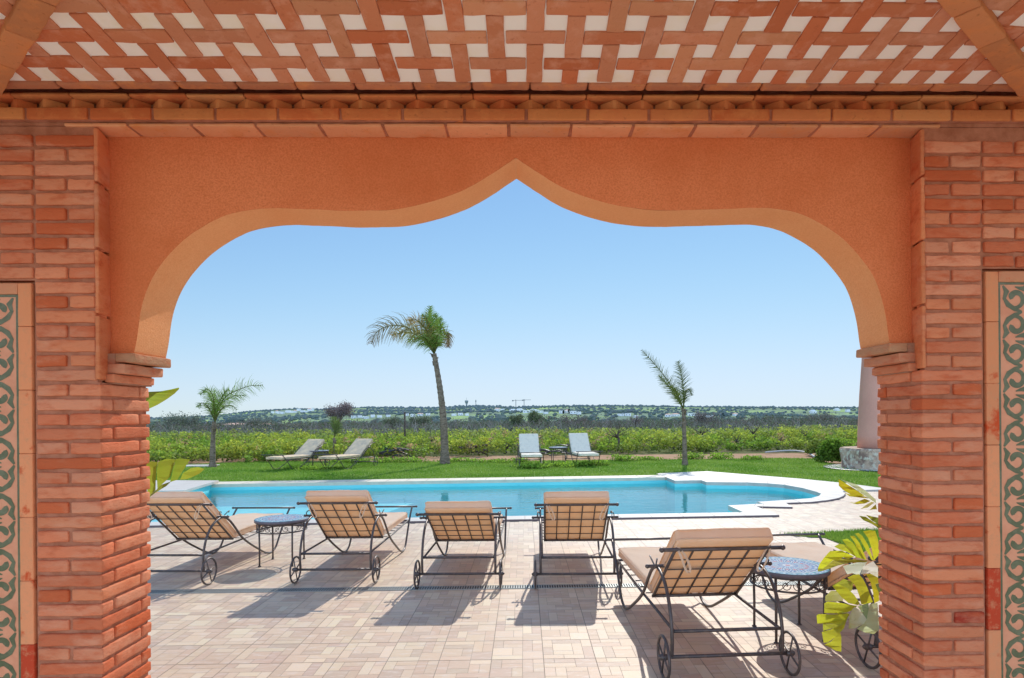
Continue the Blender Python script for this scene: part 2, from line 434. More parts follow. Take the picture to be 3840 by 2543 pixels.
# hipped ceiling: woven bricks below cream panels
SL = .09; EZ = 2.937; PIT = .1395; BW = .0615
XLh, XRh = -2.085, 2.065; YE = 2.44; YA = .83
XA = XLh+1.22*(YE-YA)
apex = Vector((XA, YA, EZ+SL*(YE-YA)))
YB = YA-(YE-YA)
def slope(name, O, U, V, L, vmax, lo, hi, u0, par, jmax, full=True):
    """O origin at eave, U along the eave, V up the slope (unit), lo/hi(v): limits of u"""
    N_ = U.cross(V).normalized()
    if N_.z > 0: N_ = -N_
    M = Matrix(((U.x,V.x,N_.x,O.x),(U.y,V.y,N_.y,O.y),(U.z,V.z,N_.z,O.z),(0,0,0,1)))
    mb = MB()
    LB = [(.62,.22,.10),(.60,.195,.085),(.65,.27,.13),(.58,.165,.065),(.62,.24,.12)]
    lc = lambda: jit(R.choice(LB), .10)
    for j in range(jmax+1):
        v = j*PIT-.0245
        i0 = int((lo(max(v,0))-u0)/PIT)-2; i1 = int((hi(max(v,0))-u0)/PIT)+2
        for i in range(i0, i1+1):
            u = u0+i*PIT; t = R.uniform(-.002,.002)
            V_here = (i+j) % 2 == par
            if V_here:
                a, b = v-.5*(2*PIT-BW), v+.5*(2*PIT-BW); a = max(a+.003, .0); b = min(b-.003, vmax)
                if u-BW/2 < lo(b) or u+BW/2 > hi(b):
                    # shorten at the hip
                    while b > a+.04 and (u-BW/2 < lo(b)-.05 or u+BW/2 > hi(b)+.05): b -= .01
                if b-a < .05 or u-BW/2 < lo(a)-.06 or u+BW/2 > hi(a)+.06: continue
                mb.rbox(u-BW/2+t, u+BW/2+t, a, b, -.012, .0085, .004, lc(), M, step=.03, amp=.0018)
            else:
                if j == 0: continue
                a, b = u-.5*(2*PIT-BW)+.003, u+.5*(2*PIT-BW)-.003
                a = max(a, lo(v+BW/2)-.03); b = min(b, hi(v+BW/2)+.03)
                if b-a < .03: continue
                mb.rbox(a, b, v-BW/2+t, v+BW/2+t, -.011, .0075, .004, lc(), M, step=.03, amp=.0018)
    return mb
ce = empty('hipped_ceiling', (0, 0, EZ)); ce.parent = pav; ce.location = (0, 0, EZ)
kF = 1.22; kR = (XRh-XA)/(YE-YA)
Lf = math.sqrt(1+SL*SL)
mbs = slope('front', Vector((0,YE,EZ)), Vector((1,0,0)), Vector((0,-1,SL)).normalized(), 1, (YE-YA)*Lf, lambda v: XLh+kF*v/Lf, lambda v: XRh-kR*v/Lf, .052, 1, 12)
part(mbs, 'lattice', m_latt, ce)
zr_ = apex.z-EZ
dL = XA-XLh; VL = Vector((dL,0,zr_)).normalized(); LL = math.hypot(dL, zr_)
mbs = slope('left', Vector((XLh,0,EZ)), Vector((0,1,0)), VL, 1, LL, lambda v: YB+v/LL*(YE-YA), lambda v: YE-v/LL*(YE-YA), .05, 0, 14)
part(mbs, 'lattice', m_latt, ce)
dR = XRh-XA; VR = Vector((-dR,0,zr_)).normalized(); LR = math.hypot(dR, zr_)
mbs = slope('right', Vector((XRh,0,EZ)), Vector((0,1,0)), VR, 1, LR, lambda v: YB+v/LR*(YE-YA), lambda v: YE-v/LR*(YE-YA), .05, 0, 14)
part(mbs, 'lattice', m_latt, ce)
mb = MB(); up = Vector((0,0,.026))
cFL, cFR, cBL, cBR = Vector((XLh-.02,YE+.002,EZ)), Vector((XRh+.02,YE+.002,EZ)), Vector((XLh-.1,YB,EZ)), Vector((XRh+.1,YB,EZ))
for tri in ((cFL, cFR, apex), (cFL, cBL, apex), (cFR, cBR, apex)):
    vs = [p+Vector((0,0,.0)) for p in tri]+[p+Vector((0,0,.08)) for p in tri]
    mb.add(vs, [(0,1,2),(3,5,4),(0,3,4,1),(1,4,5,2),(2,5,3,0)])
part(mb, 'backing_panel', m_white, ce)
def beam(a, b, w=.075, h=.034, name='hip_beam'):
    mb = MB(); d = (b-a); L = d.length; d.normalize(); s_ = d.cross(Vector((0,0,1))).normalized(); u_ = s_.cross(d)
    M = Matrix(((d.x,s_.x,u_.x,a.x),(d.y,s_.y,u_.y,a.y),(d.z,s_.z,u_.z,a.z),(0,0,0,1))); x = 0
    while x < L: mb.rbox(x, min(x+.243, L), -w/2, w/2, -h, .004, .006, jit((.60,.23,.09), .12), M, amp=.0025, step=.03); x += .246
    part(mb, name, m_corn, ce)
z1 = Vector((0,0,0))
beam(Vector((XLh-.02,YE+.02,EZ)), apex, .085); beam(Vector((XRh+.02,YE+.02,EZ)), apex, .085)
mb = MB(); course(mb, -2.9, 2.9, .2336, YE+.001, 2.492, EZ-.010, EZ+.04, g=.004, r=.012, off=.1, cf=lambda: jit((.52,.19,.09), .1)); part(mb, 'eave_trim', m_corn, ce)
mb = MB(); mb.box(-3.05, 3.05, 2.492, 2.60, 2.99, 3.1); mb.box(-3.3, 3.3, YA-.2, 3.05, 3.12, 3.26)
mb.box(-3.05, XLh-.09, YE-1.6, 2.53, EZ+.03, 3.11); mb.box(XRh+.09, 3.05, YE-1.6, 2.53, EZ+.03, 3.11)
part(mb, 'roof_slab', m_mortar)

# ================================================================== GROUND, TERRACE, POOL
def W2(pts, z=0.): return [(gp(x, y, z).x, gp(x, y, z).y) for x, y in pts]
nearL = gp(342,1207,.03); nearR = gp(1718.9,1184.3,.03)
nk = (nearR.y-nearL.y)/(nearR.x-nearL.x)
ZD = .03
farL = gp(562,1118.7,.03); farR = gp(1541,1103.5,.03); fk = (farR.y-farL.y)/(farR.x-farL.x)
arcD = [(1560.4,1111.4),(1621.9,1110.3),(1633.4,1114.5),(1729,1115.5),(1775,1117.6),(1812.6,1120.8),(1854.3,1128.0),(1885.6,1136.4),(1899,1141.6),(1894,1146.8),(1875,1152),(1833.5,1155.2),(1752,1160.4),(1765.8,1164.5),(1683.4,1168.7)]
arcW = W2(arcD, ZD)
pool = [(-11.0, nearL.y+nk*(-11.0-nearL.x)), (nearR.x, nearR.y)]+list(reversed(arcW))+[(farR.x, farR.y), (-11.0, farL.y+fk*(-11.0-farL.x))]
# outer edges
cw = .36
def inpoly(x, y, P):
    c = False; n = len(P); j = n-1
    for i in range(n):
        if (P[i][1] > y) != (P[j][1] > y) and x < (P[j][0]-P[i][0])*(y-P[i][1])/(P[j][1]-P[i][1])+P[i][0]: c = not c
        j = i
    return c
risN = lambda x: 9.60+nk*(x-2.4)+.0     # terrace/coping line on the near side
copeN = [(-11.4, risN(-11.4)), (4.035, risN(4.035)), W2([(1748,1170.5)], .03)[0], W2([(1832.5,1172.2)], .03)[0], W2([(1817,1162.5)], .03)[0]]
arcO = W2([(1875,1160.5),(1915,1156),(1938,1151.5),(1950,1146.5),(1954,1141),(1948,1135)], .03)
deckFar = W2([(2060,1131),(1958.6,1117.6),(1854,1107.2),(1750,1098.9),(1635.5,1089.5),(1519.7,1094.7)], ZD)
farO = lambda x: farL.y+fk*(x-farL.x)+.62
near_cope = copeN[:2]+[copeN[2], W2([(1683.4,1168.7)], .03)[0], (nearR.x, nearR.y), (-11., nearL.y+nk*(-11.0-nearL.x)), (-11.4, risN(-11.4)+.2)]
mb = MB(); mb.prism([near_cope[i] for i in range(len(near_cope))], -.05, .03)
tag(mb.build('pool_coping', m_coping), kind='structure')
mb = MB()
rr = [copeN[2], copeN[3], copeN[4]]+arcO+deckFar+[(farR.x,farR.y)]+arcW
mb.prism(rr, -.05, ZD); tag(mb.build('pool_deck', m_coping), kind='structure')
mb = MB(); q = arcW[0]
fc = [(-11.4, farO(-11.4)), (-11.4, pool[-1][1]), pool[-1], (farR.x-.02, farR.y), (deckFar[-1][0]-.02, deckFar[-1][1]-.0), (deckFar[-1][0]-.05, min(farO(deckFar[-1][0]), deckFar[-1][1]))]
mb.prism(fc, -.05, .03); tag(mb.build('far_coping', mat('cream_stone', (.68,.60,.46), .6, n1=(5., (.6,.5,.38), .4, .7))), kind='structure')
mb = MB()
pl = W2([(370,1135),(426,1134),(506,1111),(415,1110.5)], .09)
sdk = [(-14, pl[0][1]-.3), pl[0], pl[1], pl[2], pl[3], (-14, pl[3][1]+.2)]; mb.prism(sdk, .035, .09, bottom=True); tag(mb.build('side_deck', m_coping), kind='structure')
# basin
mb = MB(); WZ = -.13
n = len(pool); vs = [(p[0], p[1], -.0501) for p in pool]+[(p[0], p[1], -1.35) for p in pool]
mb.add(vs, [(i, n+i, n+(i+1) % n, (i+1) % n) for i in range(n)])
mb.prism(pool, None, -1.35)
mb.prism([(sdk[0][0], sdk[0][1]+.04), (sdk[1][0]-.03, sdk[1][1]+.04), (sdk[2][0]-.06, sdk[2][1]+.04), (sdk[3][0]-.05, sdk[3][1]-.1), (-13.9, sdk[3][1]-.1)], -1.3, .0345)
# steps in the round end
cx = sum(p[0] for p in arcW[3:10])/7; cy = sum(p[1] for p in arcW[3:10])/7
ctr = Vector(((arcW[3][0]+arcW[12][0])/2-.2, (arcW[3][1]+arcW[12][1])/2))
for k, dz in ((1.0, -.42), (.80, -.72), (.60, -1.02)):
    pass
def steps():
    e = arcW[3:12]
    for s0, s1, z in ((1.0,.80,-.40),(.80,.58,-.70),(.58,.36,-1.0)):
        o = [(ctr.x+(p[0]-ctr.x)*s0*.999, ctr.y+(p[1]-ctr.y)*(.999)) for p in e]
        i_ = [(ctr.x+(p[0]-ctr.x)*s1, ctr.y+(p[1]-ctr.y)*.999) for p in e]
        m_ = len(e)
        mb.add([(a[0],a[1],z) for a in o]+[(a[0],a[1],z) for a in i_]+[(a[0],a[1],-1.35) for a in i_],
               [(j,j+1,m_+j+1,m_+j) for j in range(m_-1)]+[(m_+j,m_+j+1,2*m_+j+1,2*m_+j) for j in range(m_-1)])
steps()
xs = gp(760,1135,-.1).x
mb.add([(xs-5, 9.8, -.45), (xs+.8, 9.8, -.45), (xs+2.2, 16., -.45), (xs-5, 16., -.45), (xs+.8,9.8,-1.35),(xs+2.2,16.,-1.35)], [(0,1,2,3),(1,4,5,2)])
tag(mb.build('pool_basin', m_pool), kind='structure')
mb = MB(); mb.prism(pool, None, WZ); tag(mb.build('water', m_water), kind='structure')

ctr_ = Vector(((arcW[3][0]+arcW[11][0])/2, (arcW[3][1]+arcW[11][1])/2))
# coping joints, then dark strips that paint the shade on the coping's riser
jm = MB()
x = -11.
while x < 4.0:
    y0_ = risN(x)+.004; y1_ = nearL.y+nk*(x-nearL.x)-.004
    jm.add([(x,y0_,.0325),(x+.006,y0_,.0325),(x+.006,y1_,.0325),(x,y1_,.0325)], [(0,1,2,3)]); x += .5
x = -7.
while x < farR.x-.3:
    y0_ = farL.y+fk*(x-farL.x)+.004; jm.add([(x,y0_,.0325),(x+.01,y0_,.0325),(x+.01,y0_+.58,.0325),(x,y0_+.58,.0325)], [(0,1,2,3)]); x += .5
for p in arcW[2:-1]:
    v = Vector(p)-ctr_; v.normalize(); a_ = Vector(p)+v*.01; b_ = Vector(p)+v*.62; w__ = Vector((v.y,-v.x))*.004
    jm.add([(q.x,q.y,ZD+.0025) for q in (a_-w__, a_+w__, b_+w__, b_-w__)], [(0,1,2,3)])
tag(jm.build('coping_joint', m_grout), kind='structure')
def shade_strip(P, z0, z1):  # thin dark box along an edge, riser shade put into its colour
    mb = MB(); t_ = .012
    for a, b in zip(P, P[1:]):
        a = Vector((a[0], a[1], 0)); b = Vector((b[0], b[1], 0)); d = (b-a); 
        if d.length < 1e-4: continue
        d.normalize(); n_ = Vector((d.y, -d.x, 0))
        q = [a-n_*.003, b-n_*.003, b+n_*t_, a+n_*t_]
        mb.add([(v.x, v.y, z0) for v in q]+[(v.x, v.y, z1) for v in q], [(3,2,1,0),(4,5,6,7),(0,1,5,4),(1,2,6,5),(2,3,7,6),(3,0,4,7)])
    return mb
tag(shade_strip([copeN[0], copeN[1]], 0, .027).build('coping_shade_strip', m_copeshade), kind='structure')
tag(shade_strip([copeN[2], copeN[3]], 0, .027).build('coping_shade_strip', m_copeshade), kind='structure')
tag(shade_strip([copeN[4]]+arcO[:5], 0, .027).build('coping_shade_strip', m_copeshade), kind='structure')

# soil sheet with a hole for the pool, out to where the field terrain starts
hole = [(p[0]+(.03 if p[0] > 0 else -.03)*0, p[1]) for p in pool]
mb = MB(); mb.prism([(-90,-9),(90,-9),(90,27),(-90,27)], None, -.055, hole=hole)
tag(mb.build('ground', m_dirt), kind='structure')

# lawn
lawnO = W2([(200,1090),(345,1079),(480,1073),(600,1067.5),(760,1067),(900,1068),(1100,1067),(1250,1066),(1400,1064),(1600,1062.5),(1800,1060),(1885,1061),(1935,1076),(2027,1092),(2160,1110)])
lawnI = [(-14, farO(-14)-.1), (-11.5, farO(-11.4)), (deckFar[-1][0]-.05, farO(deckFar[-1][0]))]+[(p[0], p[1]) for p in reversed(deckFar)]+W2([(2200,1150)])
lawn = [(-24, 12)]+[(-14, 12), (-14, pl[3][1]+.2)]+lawnI[1:]+list(reversed(lawnO))+[(-24, lawnO[0][1])]
mb = MB(); mb.prism(lawn, None, .004)
tag(mb.build('lawn', m_lawn), kind='structure')
mb = MB(); mb.prism([(-2.6,-3.0),(2.6,-3.0),(2.6,2.5),(-2.6,2.5)], None, .004); tag(mb.build('pavilion_bounce_floor', mat('pale_bounce_floor', (.86,.79,.68), .6, n1=(3.,(.74,.64,.54),.4,.7))), kind='structure')  # unseen sheet, made pale to bounce sunlight onto the ceiling and arch wall
patch = W2([(1800,1237),(2027,1225.5),(2300,1212),(2500,1420),(2200,1345),(2027,1290),(1910,1245)])
# terrace of printed tiles: every rectangle of the print is a face
PT = .345
LAY = [ [(0,0,2,1),(2,0,2,2),(4,0,1,3),(0,1,1,2),(1,1,1,2),(2,2,2,1),(0,3,3,1),(3,3,2,2),(0,4,1,1),(1,4,2,1)],
        [(0,0,1,2),(1,0,3,1),(4,0,1,2),(1,1,1,3),(2,1,2,2),(0,2,1,3),(4,2,1,2),(2,3,2,1),(1,4,2,1),(3,4,2,1)],
        [(0,0,3,1),(3,0,2,2),(0,1,2,2),(2,1,1,2),(3,2,1,3),(4,2,1,2),(0,3,3,1),(0,4,3,1),(4,4,1,1)] ]
PC = [(.58,.435,.325),(.55,.40,.30),(.62,.48,.36),(.52,.375,.29),(.65,.52,.39),(.59,.445,.33),(.47,.355,.285),(.69,.57,.43)]
mb = MB(); gx0, gy0 = .117, 4.069
for i in range(-34, 30):
    for j in range(-20, 33):
        x0 = gx0+i*PT; y0 = gy0+j*PT
        if y0 > 12.6 or y0 < -3.5: continue
        L_ = LAY[R.randrange(3)]; rot = R.randrange(4); tj = R.uniform(-.05,.05)
        for (a, b, w, h) in L_:
            if rot == 1: a, b, w, h = b, 5-a-w, h, w
            elif rot == 2: a, b = 5-a-w, 5-b-h
            elif rot == 3: a, b, w, h = 5-b-h, a, h, w
            g = .0022; u = (PT-.005)/5
            xa, xb = x0+.0025+a*u+(g if a else 0)*.5, x0+.0025+(a+w)*u-(g if a+w < 5 else 0)*.5
            ya, yb = y0+.0025+b*u+(g if b else 0)*.5, y0+.0025+(b+h)*u-(g if b+h < 5 else 0)*.5
            mx, my = (xa+xb)/2, (ya+yb)/2
            lim = risN(mx)
            if mx < 4.0:
                if yb > lim+.06: continue
            elif inpoly(mx, my, rr) or inpoly(mx, my, pool): continue
            if inpoly(mx, my, patch) : continue
            if mx > 7 and inpoly(mx, my, lawn): continue
            c = R.choice(PC); c = (c[0]*(1+tj)*R.uniform(.97,1.03), c[1]*(1+tj)*R.uniform(.97,1.03), c[2]*(1+tj)*R.uniform(.97,1.03)); c = mix(c, (.575,.445,.335), .30); c = (c[0], c[1]*.98, c[2]*.92)
            mb.add([(xa,ya,0),(xb,ya,0),(xb,yb,0),(xa,yb,0)], [(0,1,2,3)], c)
tag(mb.build('terrace', m_pave), kind='structure')
mb = MB(); mb.prism([(-12,-3.6),(10.5,-3.6),(10.5,9.4),(4.2,9.4),(4.2,9.40),(-12,9.0)], None, -.0025)
right_t = [(4.2,9.4),(10.5,9.4),(10.5,11.8),(arcO[-1][0],arcO[-1][1])]+list(reversed(arcO[:-1]))+[copeN[4],copeN[3],copeN[2],copeN[1]]
mb.prism(right_t, None, -.0025)
mb.prism([(-12,9.0),(4.2,9.40),(4.1,9.9),(-12,9.3)], None, -.0035)
tag(mb.build('grout_bed', m_grout), kind='structure')
mb = MB(); mb.prism(patch, None, .003)
tag(mb.build('lawn_patch', m_lawn), kind='structure')
# linear drain
dr = empty('drain_channel', (0,5.80,0), 0, 'slotted metal drain grate running across the terrace under the loungers', 'drain grate')
mb = MB(); mb.box(-8, 4.4, -.055, .055, -.03, .0022); mb.build('channel', m_dark, dr)
mb = MB(); x = -5.
while x < 4.4: mb.box(x, x+.012, -.048, .048, .0, .0062); x += .0235
ob = mb.build('grate_slat', m_grate, dr); ob['kind'] = 'stuff'
mb = MB(); mb.box(-8, 4.4, -.057, -.050, -.002, .007); mb.box(-8, 4.4, .050, .057, -.002, .007); mb.build('edge_rail', m_grate, dr)

# ================================================================== WROUGHT IRON LOUNGERS
def make_lounger(bz=.778, by=.06, label='', group='', mcush=m_cush, ties=True):
    root = empty('sun_lounger', label=label, cat='sun lounger', group=group)
    Lp = 1.50
    side = [(0,.135),(-.012,.22),(0,.33),(.05,.45),(.15,.555),(.31,.605),(.45,.565),(.58,.46),(.70,.345),(.86,.24),(1.08,.125),(1.26,.040),(1.40,.012),(1.52,.045),(1.60,.13),(1.70,.25),(1.82,.375),(1.93,.465)]
    for s_ in (-1, 1):
        mb = MB(); pts = spline([(s_*(.345 if p[0] < .6 else .345), p[0], p[1]) for p in side], 3)
        mb.tube(pts, .0115, 8); mb.build('side_frame', m_iron, root)
        mb = MB(); mb.tube([(s_*.33, .01, .292), (s_*.33, 1.0, .300), (s_*.33, 1.76, .318)], .010, 8); mb.build('seat_rail', m_iron, root)
    def bar(name, y, z, hw, r=.0115, ball=True):
        mb = MB(); mb.tube([(-hw, y, z), (hw, y, z)], r, 8)
        if ball:
            for s_ in (-1, 1):
                mb.lathe([(.001,-.016),(.010,-.012),(.016,0),(.010,.012),(.001,.016)], 10, M=Matrix.Translation((s_*hw, y, z)) @ Matrix.Rotation(PI/2, 4, 'Y'))
        return mb.build(name, m_iron, root)
    bar('foot_bar', 1.935, .468, .40); bar('support_bar', .31, .615, .415); bar('cross_bar', 0, .290, .335, ball=False)
    bar('axle', 0, .135, .415, .012); bar('cross_bar', 1.76, .318, .33, .010, False)
    # hooks that hold the back at its angle
    for s_ in (-1, 1):
        mb = MB()
        mb.tube(spline([(s_*.365,.31,.60),(s_*.375,.25,.63),(s_*.372,.24,.66),(s_*.36,.27,.675),(s_*.355,.30,.66)], 4), .005, 6)
        mb.tube(spline([(s_*.362,.31,.61),(s_*.372,.38,.65),(s_*.37,.42,.66),(s_*.36,.43,.64)], 4), .005, 6)
        mb.build('ratchet_hook', m_iron, root)
    # wheels
    for s_ in (-1, 1):
        mb = MB(); mb.tube([(s_*.395, .13*math.cos(a*2*PI/28), .135+.124*math.sin(a*2*PI/28)) for a in range(28)], .0095, 6, closed=True)
        w = mb.build('wheel', m_iron, root)
        mb = MB()
        for a in (.35, .35+PI/2): mb.tube([(s_*.395, .124*math.cos(a), .135+.12*math.sin(a)), (s_*.395, -.124*math.cos(a), .135-.12*math.sin(a))], .006, 6)
        mb.lathe([(.001,-.022),(.020,-.02),(.020,.02),(.001,.022)], 10, M=Matrix.Translation((s_*.395, 0, .135)) @ Matrix.Rotation(PI/2, 4, 'Y'))
        mb.build('spokes', m_iron, w)
    # backrest
    A = Vector((0, .61, .330)); B = Vector((0, by, bz)); d = (B-A); L = d.length; d.normalize(); nrm = Vector((1,0,0)).cross(d)
    if nrm.z < 0: nrm = -nrm
    def bp(x, t, h=0.): return Vector((x,0,0))+A+d*t+nrm*h
    mb = MB()
    for x in (-.30, .30): mb.tube([bp(x, 0), bp(x, L)], .010, 8)
    for x in (-.18,-.06,.06,.18): mb.tube([bp(x, 0, .004), bp(x, L, .004)], .0065, 6)
    for t in (.14,.28,.42,.56): mb.tube([bp(-.30, t*L/.7, .0), bp(.30, t*L/.7, .0)], .0045, 6)
    mb.tube([bp(-.31, 0), bp(.31, 0)], .012, 8)
    mb.build('backrest_frame', m_iron, root)
    mb = MB(); mb.tube([bp(-.385, L), bp(.385, L)], .0125, 8)
    for s_ in (-1, 1): mb.lathe([(.001,-.018),(.012,-.013),(.018,0),(.012,.013),(.001,.018)], 10, M=Matrix.Translation(bp(s_*.385, L)) @ Matrix.Rotation(PI/2, 4, 'Y'))
    mb.build('top_bar', m_iron, root)
    mb = MB()
    for x in (-.22,-.11,0,.11,.22): mb.tube([(x, .62, .318), (x, 1.76, .322)], .0055, 6)
    for y in (.75,.92,1.09,1.26,1.43,1.60): mb.tube([(-.32, y, .312), (.32, y, .312)], .0045, 6)
    mb.build('seat_grid', m_iron, root)
    # cushions
    def cushion(x0, x1, y0, y1, z0, z1, M, name, sag=.006):
        mb = MB(); mb.rbox(x0, x1, y0, y1, z0, z1, .022, None, M, step=.045, amp=.0045, freq=5.)
        o = mb.build(name, mcush, root)
        # piping along the upper and lower seam
        pm = MB()
        for zz in (z0+.016, z1-.016):
            r_ = .020
            P = [(x0+r_,y0),(x1-r_,y0),(x1,y0+r_),(x1,y1-r_),(x1-r_,y1),(x0+r_,y1),(x0,y1-r_),(x0,y0+r_)]
            e = .002
            P = [((a-(x0+x1)/2)*(1+e*3)+(x0+x1)/2, (b-(y0+y1)/2)*(1+e*1.5)+(y0+y1)/2) for a, b in P]
            pm.tube([M @ Vector((a, b, zz)) for a, b in P], .0042, 5, closed=True)
        pm.build('piping', mcush, o)
        return o
    Mb = Matrix(((1,d.x,nrm.x,A.x),(0,d.y,nrm.y,A.y),(0,d.z,nrm.z,A.z),(0,0,0,1)))
    cushion(-.305, .305, -.02, L+.085, .014, .105, Mb, 'back_cushion')
    cushion(-.30, .30, .635, 1.88, .328, .408, Matrix.Identity(4), 'seat_cushion')
    if ties:
        for s_, k in ((-1, 1), (1, -1)):
            mb = MB()
            c = bp(s_*.30, L, .02)
            P = spline([c, c+Vector((k*.02,-.03,-.05)), c+Vector((k*.05,-.02,-.13)), c+Vector((k*.075,-.01,-.165)), c+Vector((k*.085,-.01,-.13)), c+Vector((k*.05,-.02,-.05)), c+Vector((k*.01,-.01,.0))], 4)
            vs = []; 
            for p in P: vs += [p+Vector((0,-.004,.0)), p+Vector((.013,-.008,.004))]
            mb.add(vs, [(2*i,2*i+1,2*i+3,2*i+2) for i in range(len(P)-1)], None, True)
            mb.build('tie_strap', m_cush, root)
    return root
GR = 'wheeled iron loungers lined up on the poolside terrace'
protoA = make_lounger(.775, .06, 'lounger', GR)
protoB = make_lounger(.700, -.02, 'lounger', GR, ties=False)
def put(proto, x, y, deg, label, group, sc_=1., first=[0]):
    if proto.get('used'): o = copy_tree(proto)
    else: o = proto
    proto['used'] = 1
    o.location = (x, y, 0); o.rotation_euler = (0,0,math.radians(deg)); o['label'] = label; o['group'] = group
    if sc_ != 1.: o.scale = (sc_,)*3
    return o
LO = []
LO.append(put(protoA, 1.235, 3.74, 2.5, 'large nearest lounger, looped tie strap hanging from its top bar, left of the right pillar', GR))
LO.append(put(protoA, .49, 5.74, -1.5, 'lounger right of the middle, its tall back in line with the two white loungers', GR))
LO.append(put(protoB, -.625, 5.80, -1.5, 'lounger with the lowest reclined back, just left of the middle of the row', GR))
LO.append(put(protoA, -1.85, 6.03, -1.5, 'lounger immediately right of the mosaic table that casts a round shadow', GR))
LO.append(put(protoA, -3.47, 6.05, -3.0, 'lounger beside the left brick pillar, its wheel half hidden by the pillar', GR))
LO.append(put(protoA, -5.15, 6.15, -1.0, 'lounger mostly hidden behind the left pillar, only its cushion end showing', GR))
LO.append(put(protoB, 2.56, 3.86, 3.0, 'lounger behind the yellow leaves and the mosaic table, cut off by the right pillar', GR))
G2 = 'loungers on the lawn beyond the pool'
pT = make_lounger(.74, .03, 'l', G2, m_cushtan, False); pW = make_lounger(.85, .14, 'l', G2, m_cushwhite, False)
def face(px0, py0, px1, py1):
    a = gp(px0, py0); b = gp(px1, py1); return a, math.degrees(math.atan2(-(b.x-a.x), b.y-a.y))
# far ones: head away from the pool
def putfar(proto, pxf, pyf, hd, label, s_=1.08):
    f = gp(pxf, pyf); a = math.radians(hd); dx, dy = -math.sin(a), math.cos(a)
    o = put(proto, f.x-dx*1.5*s_, f.y-dy*1.5*s_, hd, label, G2, s_); return o
putfar(pT, 655, 1087, 160, 'taupe lounger on the lawn, leftmost of the far pair beside the small palm')
putfar(pT, 775, 1086, 160, 'taupe lounger on the lawn, right of its little table and left of the tall palm')
putfar(pW, 1229, 1081, 183, 'white faded lounger on the lawn facing the pool, left of the small table')
putfar(pW, 1357, 1078, 186, 'white faded lounger with creased back on the lawn, right of the small table')
for p in (protoA, protoB, pT, pW):
    if 'used' in p: del p['used']
for o in list(bpy.data.objects):
    if 'used' in o: del o['used']

# ================================================================== MOSAIC TABLES
def make_table(label, group):
    root = empty('mosaic_table', label=label, cat='side table', group=group)
    mb = MB(); mb.lathe([(.262,.468),(.285,.472),(.288,.490),(.285,.499),(.280,.5015)], 48); mb.build('rim', mat('dark_rim', (.13,.12,.15), .5, n1=(30.,(.2,.18,.2),.4,.8)), root)
    top = MB(); nseg = 96; rings = [0,.018,.036,.054,.072,.090,.108,.126,.144,.162,.180,.198,.210,.222,.236,.250,.262,.272,.281]
    W_ = (.46,.46,.45); Bl = (.10,.17,.33); Rd = (.40,.07,.07); Te = (.05,.22,.22); Nv = (.05,.07,.16); LB = (.24,.34,.38)
    for k in range(len(rings)-1):
        for s_ in range(nseg):
            a0, a1 = 2*PI*s_/nseg, 2*PI*(s_+1)/nseg
            if k < 11:
                q = (s_//3+k//2) % 2; e_ = (s_ % 3 == 1)
                u = (k//2) % 3
                c = (W_ if e_ else Nv) if q else ((Rd, Bl, LB)[u] if e_ or k % 2 else W_)
                if k < 2: c = Rd if k == 0 else W_
            elif k == 11: c = Nv
            elif k == 12: c = W_
            elif k in (13, 14): c = Te if ((s_+k) // 2) % 2 else LB
            elif k == 15: c = W_ if s_ % 2 else Bl
            elif k == 16: c = LB if (s_//2) % 2 else Nv
            else: c = Te
            r0, r1 = rings[k], rings[k+1]
            P = [(r0*math.cos(a0), r0*math.sin(a0), .5022), (r1*math.cos(a0), r1*math.sin(a0), .5022), (r1*math.cos(a1), r1*math.sin(a1), .5022), (r0*math.cos(a1), r0*math.sin(a1), .5022)]
            if k == 0: P = P[:3]
            top.add(P, [tuple(range(len(P)))], jit(c, .2))
    top.build('mosaic_top', m_mosaic, root)
    for nm, z, r in (('ring', .462, .262), ('ring', .372, .262)):
        mb = MB(); mb.tube([(r*math.cos(a*2*PI/40), r*math.sin(a*2*PI/40), z) for a in range(40)], .0075, 6, closed=True); mb.build(nm, m_iron, root)
    for k in range(4):
        a = PI/4+k*PI/2
        mb = MB(); mb.tube([(.255*math.cos(a), .255*math.sin(a), .465), (.25*math.cos(a), .25*math.sin(a), .2), (.252*math.cos(a), .252*math.sin(a), .008)], .010, 8)
        mb.lathe([(.018,.0),(.018,.006),(.010,.010)], 10, cx=.252*math.cos(a), cy=.252*math.sin(a)); mb.build('leg', m_iron, root)
        mb = MB()
        for h in range(2):
            for sg in (-1, 1):
                ac = a+PI/4+(-.36+.72*h)+sg*.155
                P = []
                for q in range(26):
                    t = q/25; th = t*4.3*PI*.5*1.1; r_ = .034*(1-t*.82)
                    u = sg*r_*math.cos(th+PI*.9); w = .417+r_*math.sin(th+PI*.9)*1.1
                    P.append((.262*math.cos(ac+u/.262), .262*math.sin(ac+u/.262), w))
                mb.tube(P, .0032, 5)
            ac = a+PI/4+(-.36+.72*h)
        for h in (-1, 1):
            P = []
            for q in range(12):
                t = q/11; an = a+PI/4+h*(.02+t*.70*.98); P.append((.262*math.cos(an), .262*math.sin(an), .417-.038*math.cos(t*PI*2)))
            mb.tube(P, .003, 5)
        mb.build('scrollwork', m_iron, root)
    return root
GT = 'round mosaic tables beside the loungers'
t1 = make_table('round mosaic table with scrolled iron apron, between the two left loungers', GT)
t1.location = (-2.72, 6.93, 0)
def tcopy(x, y, rz, label, s_=1.):
    o = copy_tree(t1); o.location = (x, y, 0); o.rotation_euler = (0,0,rz); o['label'] = label; o.scale = (s_,)*3
    return o
tcopy(1.93, 4.47, .06, 'round mosaic table partly behind the nearest lounger and the yellow leaves')
f = gp(738, 1080); tcopy(f.x, f.y, .3, 'small round table on the lawn between the two taupe loungers', 1.12)
